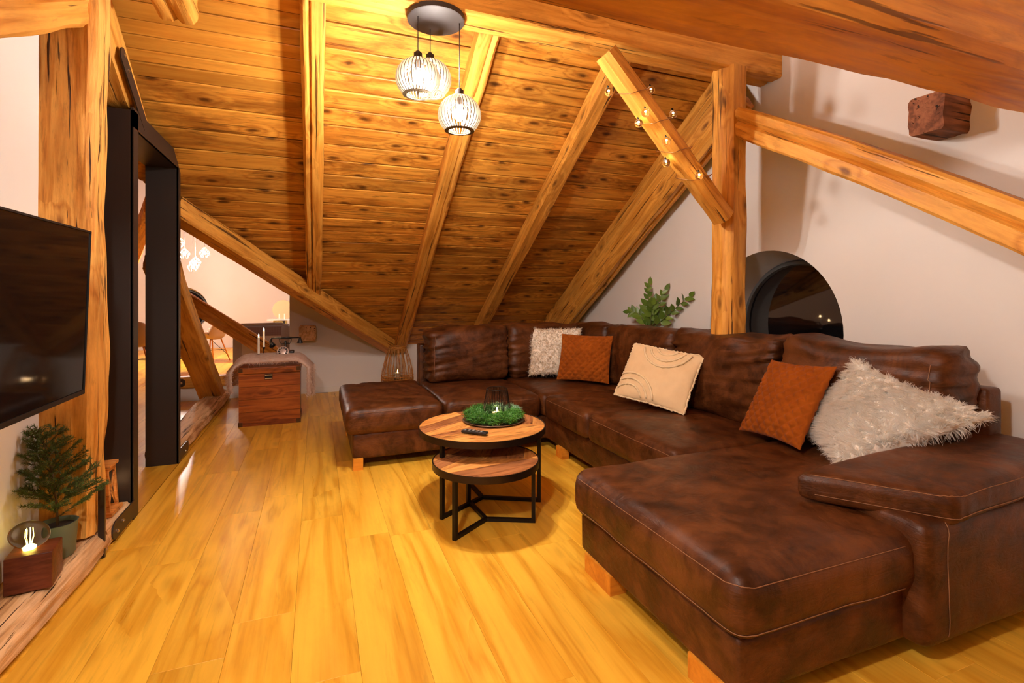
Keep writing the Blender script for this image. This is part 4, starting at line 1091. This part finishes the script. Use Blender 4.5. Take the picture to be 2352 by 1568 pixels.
def zt_(x, y, Y): 
    q = onY(x, y, Y); return (min(q[0], X1-.03), q[1], q[2])
for i, (x, y, Y, nl, bow) in enumerate(((1448, 716, 4.42, 11, .06), (1495, 655, 4.30, 12, .02), (1525, 690, 4.22, 8, .01), (1568, 668, 4.05, 11, .02), (1626, 680, 3.72, 13, -.0), (1545, 710, 4.0, 9, .04), (1490, 735, 4.25, 7, .05), (1500, 700, 4.1, 8, .03))):
    stem(zt_(x, y, Y), nl, bow, i)

# ------------------------------------------------------------------ potted spruce, block lamp, small things on the left floor beam
SZ = .122
px_, py_ = -1.085, 2.86
spr = thing('potted_spruce', 'small spruce tree in a sage green pot on the weathered floor beam', 'tree', (px_, py_, SZ))
obj('pot', MB().lathe((px_, py_, SZ), [(.001, 0), (.056, 0), (.062, .01), (.072, .15), (.074, .152), (.069, .152), (.066, .13), (.001, .13)], 32), M['pot'], spr, smooth=True, angle=40)
obj('soil', MB().lathe((px_, py_, SZ), [(.001, .137), (.066, .132)], 20), M['soil'], spr)
r = random.Random(4); trunk = [(px_, py_, SZ+.12), (px_-.005, py_, SZ+.25), (px_-.02, py_+.0, SZ+.38), (px_-.045, py_-.0, SZ+.50), (px_-.075, py_-.01, SZ+.565)]
obj('trunk', MB().tube(trunk, [.006, .005, .004, .0025, .001], 6), M['bark'], spr, smooth=True)
bs = MB(); NP = []; NN = []
def brn(a, d, L, depth=0):
    b = Vector(a)+Vector(d)*L; b.x = max(b.x, X0+.015); bs.tube([tuple(a), tuple(b)], [.0022 if depth == 0 else .0014, .0008], 5)
    n = int(L/.0011)
    for i in range(n):
        u = r.random(); p = Vector(a).lerp(b, u); q = Vector((r.gauss(0, 1), r.gauss(0, 1), r.gauss(0, 1))); q = (q-Vector(d)*q.dot(Vector(d))).normalized()
        NP.append(tuple(p)); NN.append(tuple((q+Vector(d)*.9).normalized()))
    if depth < 1 and L > .06:
        for i in range(int(L/.022)):
            u = .2+.75*r.random(); p = Vector(a).lerp(b, u); sd = 1 if i % 2 else -1
            s_ = Vector(d).cross(Vector((0, 0, 1))).normalized()*sd; dd = (Vector(d)*.8+s_*.75+Vector((0, 0, r.uniform(-.1, .15)))).normalized(); brn(tuple(p), tuple(dd), L*(1-u)*.75+.02, 1)
for i in range(40):
    u = .10+.88*i/39; k = u*4; j = min(3, int(k)); p = Vector(trunk[j]).lerp(Vector(trunk[j+1]), k-j)
    a = i*2.4; d = Vector((math.cos(a)*.8, math.sin(a), .55+.25*u)).normalized(); brn(tuple(p), tuple(d), .20*(1.08-u)+.03)
obj('branches', bs, M['bark'], spr)
obj('needles', strands(np.array(NP), np.array(NN), .016, .0024, .05, .15, 3, 1), M['needle'], spr, kind='stuff')
bx = thing('block_lamp', 'dark wooden block with a glowing clear glass bulb beside the potted spruce', 'lamp', (-1.09, 2.55, SZ))
Bm = Matrix.Translation((-1.072, 2.625, SZ+.072)) @ Matrix.Rotation(math.radians(8), 4, 'Z')
b_ = rbox(-.073, .073, -.073, .073, -.072, .072, .004, .2); b_.xf(Bm)
obj('block', b_, M['walnut'], bx, smooth=True, angle=40)
Gm = Matrix.Translation((-1.085, 2.62, SZ+.144+.058)) @ Matrix.Rotation(math.radians(18), 4, 'Y')
gb = MB().sphere((0, 0, 0), .058, 28, 18, (1.15, 1.05, .88)); gb.xf(Gm); obj('glass_bulb', gb, M['glass'], bx, smooth=True)
obj('bulb_socket', MB().lathe((-1.085, 2.62, SZ+.144), [(.001, 0), (.02, 0), (.02, .014), (.012, .02), (.001, .02)], 18), M['led'], bx, smooth=True)
for k in range(7):
    a = 2*math.pi*k/7; c_, s_ = math.cos(a), math.sin(a)
    obj('filament', MB().tube([(-1.085+.006*c_, 2.62+.006*s_, SZ+.163), (-1.085+.013*c_, 2.62+.013*s_, SZ+.195), (-1.085+.011*c_, 2.62+.011*s_, SZ+.225)], .0011, 5), M['led'], bx)
tag(obj('tumbler', MB().lathe((-1.10, 2.30, SZ), [(.001, 0), (.03, 0), (.036, .085), (.034, .085), (.028, .004), (.001, .004)], 20), M['glass2'], smooth=True, origin=(-1.10, 2.30, SZ)), 'small smoked tumbler at the edge by the wooden block lamp', 'glass')
# wooden house lantern behind the thick post
hx, hy, hz_ = -1.085, 3.33, SZ+.0
wl = thing('wooden_lantern', 'small wooden lantern with crossed bars between thick post and steel frame', 'lantern', (hx, hy, hz_))
for dx in (-.055, .055):
    for dy in (-.055, .055): obj('corner_post', MB().add([(hx+dx*1.1-.007, hy+dy*1.1-.007, hz_), (hx+dx*1.1+.007, hy+dy*1.1-.007, hz_), (hx+dx*1.1+.007, hy+dy*1.1+.007, hz_), (hx+dx*1.1-.007, hy+dy*1.1+.007, hz_), (hx+dx*.85-.007, hy+dy*.85-.007, hz_+.25), (hx+dx*.85+.007, hy+dy*.85-.007, hz_+.25), (hx+dx*.85+.007, hy+dy*.85+.007, hz_+.25), (hx+dx*.85-.007, hy+dy*.85+.007, hz_+.25)], [(3,2,1,0),(4,5,6,7),(0,1,5,4),(1,2,6,5),(2,3,7,6),(3,0,4,7)]), M['tableA'], wl)
obj('base', MB().box(hx-.08, hx+.08, hy-.08, hy+.08, hz_, hz_+.02), M['tableA'], wl); obj('roof', MB().box(hx-.065, hx+.065, hy-.065, hy+.065, hz_+.25, hz_+.265).box(hx-.05, hx+.05, hy-.05, hy+.05, hz_+.225, hz_+.25), M['tableA'], wl)
for dx in (-.055, .055):
    for (a, b) in ((-1, 1), (1, -1)): obj('cross_bar', MB().rod((hx+dx, hy+a*.05, hz_+.03), (hx+dx*.9, hy+b*.045, hz_+.22), .005, n=4), M['tableA'], wl)
obj('candle', MB().lathe((hx, hy, hz_+.02), [(.001, 0), (.02, 0), (.02, .05), (.001, .05)], 14), M['wax'], wl); flame(hx, hy, hz_+.073, .025, wl)

# ------------------------------------------------------------------ fairy lights on the brace
fl = thing('fairy_lights', 'string of clear globe fairy lights wound around the slanting brace', 'lights', tuple(onY(1500, 280, 2.64)))
B0, B1 = Vector(onY(1392, 122, 2.74)), Vector(onY(1662, 500, 2.74)); ax = (B1-B0).normalized(); e1 = Vector((0, 1, 0)); e2 = ax.cross(e1).normalized()
pts = []
turns = 4.2; nn_ = 150
for i in range(nn_+1):
    u = i/nn_; a = -2*math.pi*turns*u+1.0; p = B0+ax*((B1-B0).length*(.12+.72*u)); cu, cv = math.cos(a), math.sin(a)
    m_ = max(abs(cu), abs(cv)); k = .082/max(m_, .78); pts.append(tuple(p+e1*cu*k*.98+e2*cv*k*.9))
obj('wire', MB().tube(pts, .0024, 5), M['copper'], fl, smooth=True)
for (x, y, Y) in ((1398, 211, 2.66), (1495, 207, 2.78), (1483, 259, 2.625), (1546, 262, 2.72), (1467, 283, 2.74), (1531, 325, 2.625), (1530, 374, 2.74), (1606, 404, 2.62)):
    P = onY(x, y, Y); rr_ = .027
    b = obj('globe', MB().sphere(P, rr_, 16, 10), M['globe'], fl, smooth=True)
    s = MB().rod((P[0], P[1], P[2]+rr_*.8), (P[0]-.004, P[1]+.006, P[2]+rr_+.012), .005, n=8); c1 = obj('cap', s, M['iron'], None, origin=WL[fl.name]); c1.parent = b; c1.location = (0, 0, 0)
    e = MB().sphere((P[0], P[1], P[2]+.006), .0050, 8, 6); c2 = obj('led', e, M['fairy'], None, origin=WL[fl.name]); c2.parent = b; c2.location = (0, 0, 0)

# ------------------------------------------------------------------ beyond the truss: dining chairs, cot, console, lamps
def make_chair(label):
    t = thing('dining_chair', label, 'chair', (0, 0, 0), 'dining chairs beyond the steel frame'); WL[t.name] = np.zeros(3)
    # tub shell: swept from the seat front up into a curved back
    V = []; F = []; n, m = 14, 14
    for i in range(n+1):
        u = i/n
        for j in range(m+1):
            v = -1+2*j/m
            if u < .5: y = .22-.40*(u/.5); z = .445+.02*math.cos(u*6); wv = .225
            else: k = (u-.5)/.5; y = -.18-.09*math.sin(k*math.pi/2)-.02*k; z = .455+.40*k; wv = .235-.05*k
            z2 = z+(abs(v)**3)*(.16 if u < .55 else .05*(1-u)*2); y2 = y+(abs(v)**2)*(.10 if u > .45 else 0)*(1.2-u*.3)
            if u > .9: z2 -= .10*abs(v)**3
            V.append((wv*math.sin(v*math.pi/2*.97), y2, z2))
    for i in range(n):
        for j in range(m): a = i*(m+1)+j; F.append((a, a+1, a+m+2, a+m+1))
    sh = obj('shell', MB().add(V, F), M['chair'], t, smooth=True); md = sh.modifiers.new('t', 'SOLIDIFY'); md.thickness = .014
    for sx in (-1, 1):
        for sy in (-1, 1):
            obj('leg', MB().rod((sx*.12, sy*.11, .44), (sx*.23, sy*.22, 0), .013, .009, 8), M['leg'], t, smooth=True)
    for sx in (-1, 1):
        obj('brace_wire', MB().rod((sx*.17, -.16, .22), (-sx*.17, .16, .22), .005, n=6), M['iron'], t)
        obj('brace_wire', MB().rod((sx*.20, -.19, .12), (sx*.12, .11, .42), .005, n=6), M['iron'], t)
    return t
ch0 = make_chair('taupe shell dining chair glimpsed through the steel frame opening')
ch0.location = (-2.78, 10.0, 0); ch0.rotation_euler = (0, 0, math.radians(10))
dup_tree(ch0, (-2.10, 9.9, 0), math.radians(-4), 'taupe shell dining chair half hidden behind the leaning strut')
dup_tree(ch0, (-1.88, 11.15, 0), math.radians(62), 'taupe shell dining chair turned sideways under the far slanting strut')
dup_tree(ch0, (-2.52, 12.0, 0), math.radians(178), 'taupe shell dining chair with its back to the far wall')
ct = thing('travel_cot', 'grey fabric travel cot with woven mesh rim behind the wooden chest', 'cot', (-.72, 8.9, 0))
qa, qb = onY(536, 800, 8.6), onY(662, 800, 8.6); cx0, cx1 = qa[0], qb[0]
obj('side_panel', MB().box(cx0+.02, cx1-.02, 8.60, 8.615, .05, .66), M['grey_fab2'], ct); obj('side_panel', MB().box(cx0, cx0+.015, 8.62, 9.3, .05, .8), M['grey_fab'], ct)
obj('side_panel', MB().box(cx1-.015, cx1, 8.62, 9.3, .05, .8), M['grey_fab'], ct); obj('side_panel', MB().box(cx0+.02, cx1-.02, 9.3, 9.315, .05, .8), M['grey_fab'], ct)
obj('corner_panel', MB().box(cx0-.005, cx0+.11, 8.59, 8.60, .04, .78), M['grey_fab'], ct); obj('corner_panel', MB().box(cx1-.10, cx1+.005, 8.59, 8.60, .04, .78), M['grey_fab'], ct)
s = MB()
for i in range(46): x = cx0+.1+(cx1-cx0-.2)*i/45; s.box(x, x+.007, 8.598, 8.604, .655, .80)
for i in range(9): z = .66+.016*i; s.box(cx0+.1, cx1-.1, 8.599, 8.605, z, z+.006)
obj('mesh_rim', s, plain('brown_mesh', (.22, .12, .10), .8), ct, kind='stuff')
obj('top_rail', MB().tube([(cx0, 8.61, .80), (cx0+.1, 8.61, .835), (cx1-.1, 8.61, .84), (cx1, 8.61, .80)], .02, 8), M['grey_fab'], ct, smooth=True)
obj('strap', MB().box(cx1+.0, cx1+.02, 8.57, 8.59, .45, .80), M['grey_fab'], ct)
for x in (cx0+.02, cx1-.02):
    for y in (8.63, 9.28): obj('leg', MB().rod((x, y, 0), (x, y, .8), .015, n=8), M['grey_fab'], ct)
cn = thing('console_table', 'small white console table against the far white wall', 'table', (-1.3, 12.8, 0))
qa, qb = onY(614, 733, 12.6), onY(668, 733, 12.6); zc = qa[2]
obj('tabletop', MB().box(qa[0], qb[0]+.3, 12.5, 12.9, zc-.03, zc), M['trim'], cn)
for x in (qa[0]+.12, qb[0]+.2): obj('leg', MB().box(x, x+.04, 12.6, 12.64, 0, zc-.03), M['trim'], cn)
cr = tag(obj('crate', MB().box(qa[0]+.16, qb[0]-.08, 12.52, 12.8, zc-.14, zc-.035), plain('green_straw', (.42, .34, .12), .8), origin=(-1.3, 12.6, zc)), 'pale green woven crate under the white console top', 'crate')
ty_ = onY(650, 727, 12.7)
s = MB().lathe((0, 0, 0), [(.001, 0), (.225, 0), (.225, .02), (.001, .02)], 36); s.xf(Matrix.Translation((ty_[0], 12.78, zc+.205)) @ Matrix.Rotation(math.radians(-80), 4, 'X'))
tag(obj('round_tray', s, M['cork'], origin=tuple(ty_)), 'round straw coloured tray standing on the white console', 'tray')
for i, x in enumerate((642, 654)):
    q = onY(x, 730, 12.6); c_ = thing('candle', ('left' if i == 0 else 'right')+' one of two white candles before the round tray', 'candle', (q[0], 12.6, zc), 'candles on the console')
    obj('wax', MB().lathe((q[0], 12.6, zc), [(.001, 0), (.018, 0), (.018, .12), (.001, .12)], 12), M['wax'], c_)
q = onY(652, 738, 12.4)
tag(obj('vase', MB().lathe((q[0], 12.45, zc-.25), [(.001, 0), (.03, 0), (.05, .08), (.02, .17), (.03, .22), (.001, .22)], 16), M['black'], origin=(q[0], 12.45, zc-.25)), 'small dark vase beside the pale green crate', 'vase')
# dining pendant cluster
dp = onD(441, 585, 9.4)
dl_ = thing('dining_pendant', 'cluster of five glowing bulbs in glass cages over the dining place', 'lamp', tuple(dp))
for (x, y, D) in ((411, 556, 9.2), (424, 582, 9.4), (470, 580, 9.6), (449, 602, 9.5), (443, 612, 9.8)):
    P = onD(x, y, D)
    obj('bulb', MB().sphere(P, .033, 12, 8), M['bulb_far'], dl_, smooth=True)
    s = MB(); R_ = .095
    for k in range(6):
        a, b = 2*math.pi*k/6, 2*math.pi*(k+1)/6
        A = (P[0]+R_*math.cos(a), P[1]+R_*math.sin(a), P[2]); B = (P[0]+R_*math.cos(b), P[1]+R_*math.sin(b), P[2])
        s.rod(A, B, .004, n=5); s.rod(A, (P[0], P[1], P[2]+.11), .004, n=5); s.rod(A, (P[0]+.05*math.cos(a), P[1]+.05*math.sin(a), P[2]-.09), .004, n=5)
    obj('cage', s, M['bolt'], dl_)
    obj('cord', MB().rod((P[0], P[1], P[2]+.11), (P[0], P[1], min(wz(P[0])-.02, 3.4)), .004, n=5), M['cord'], dl_)
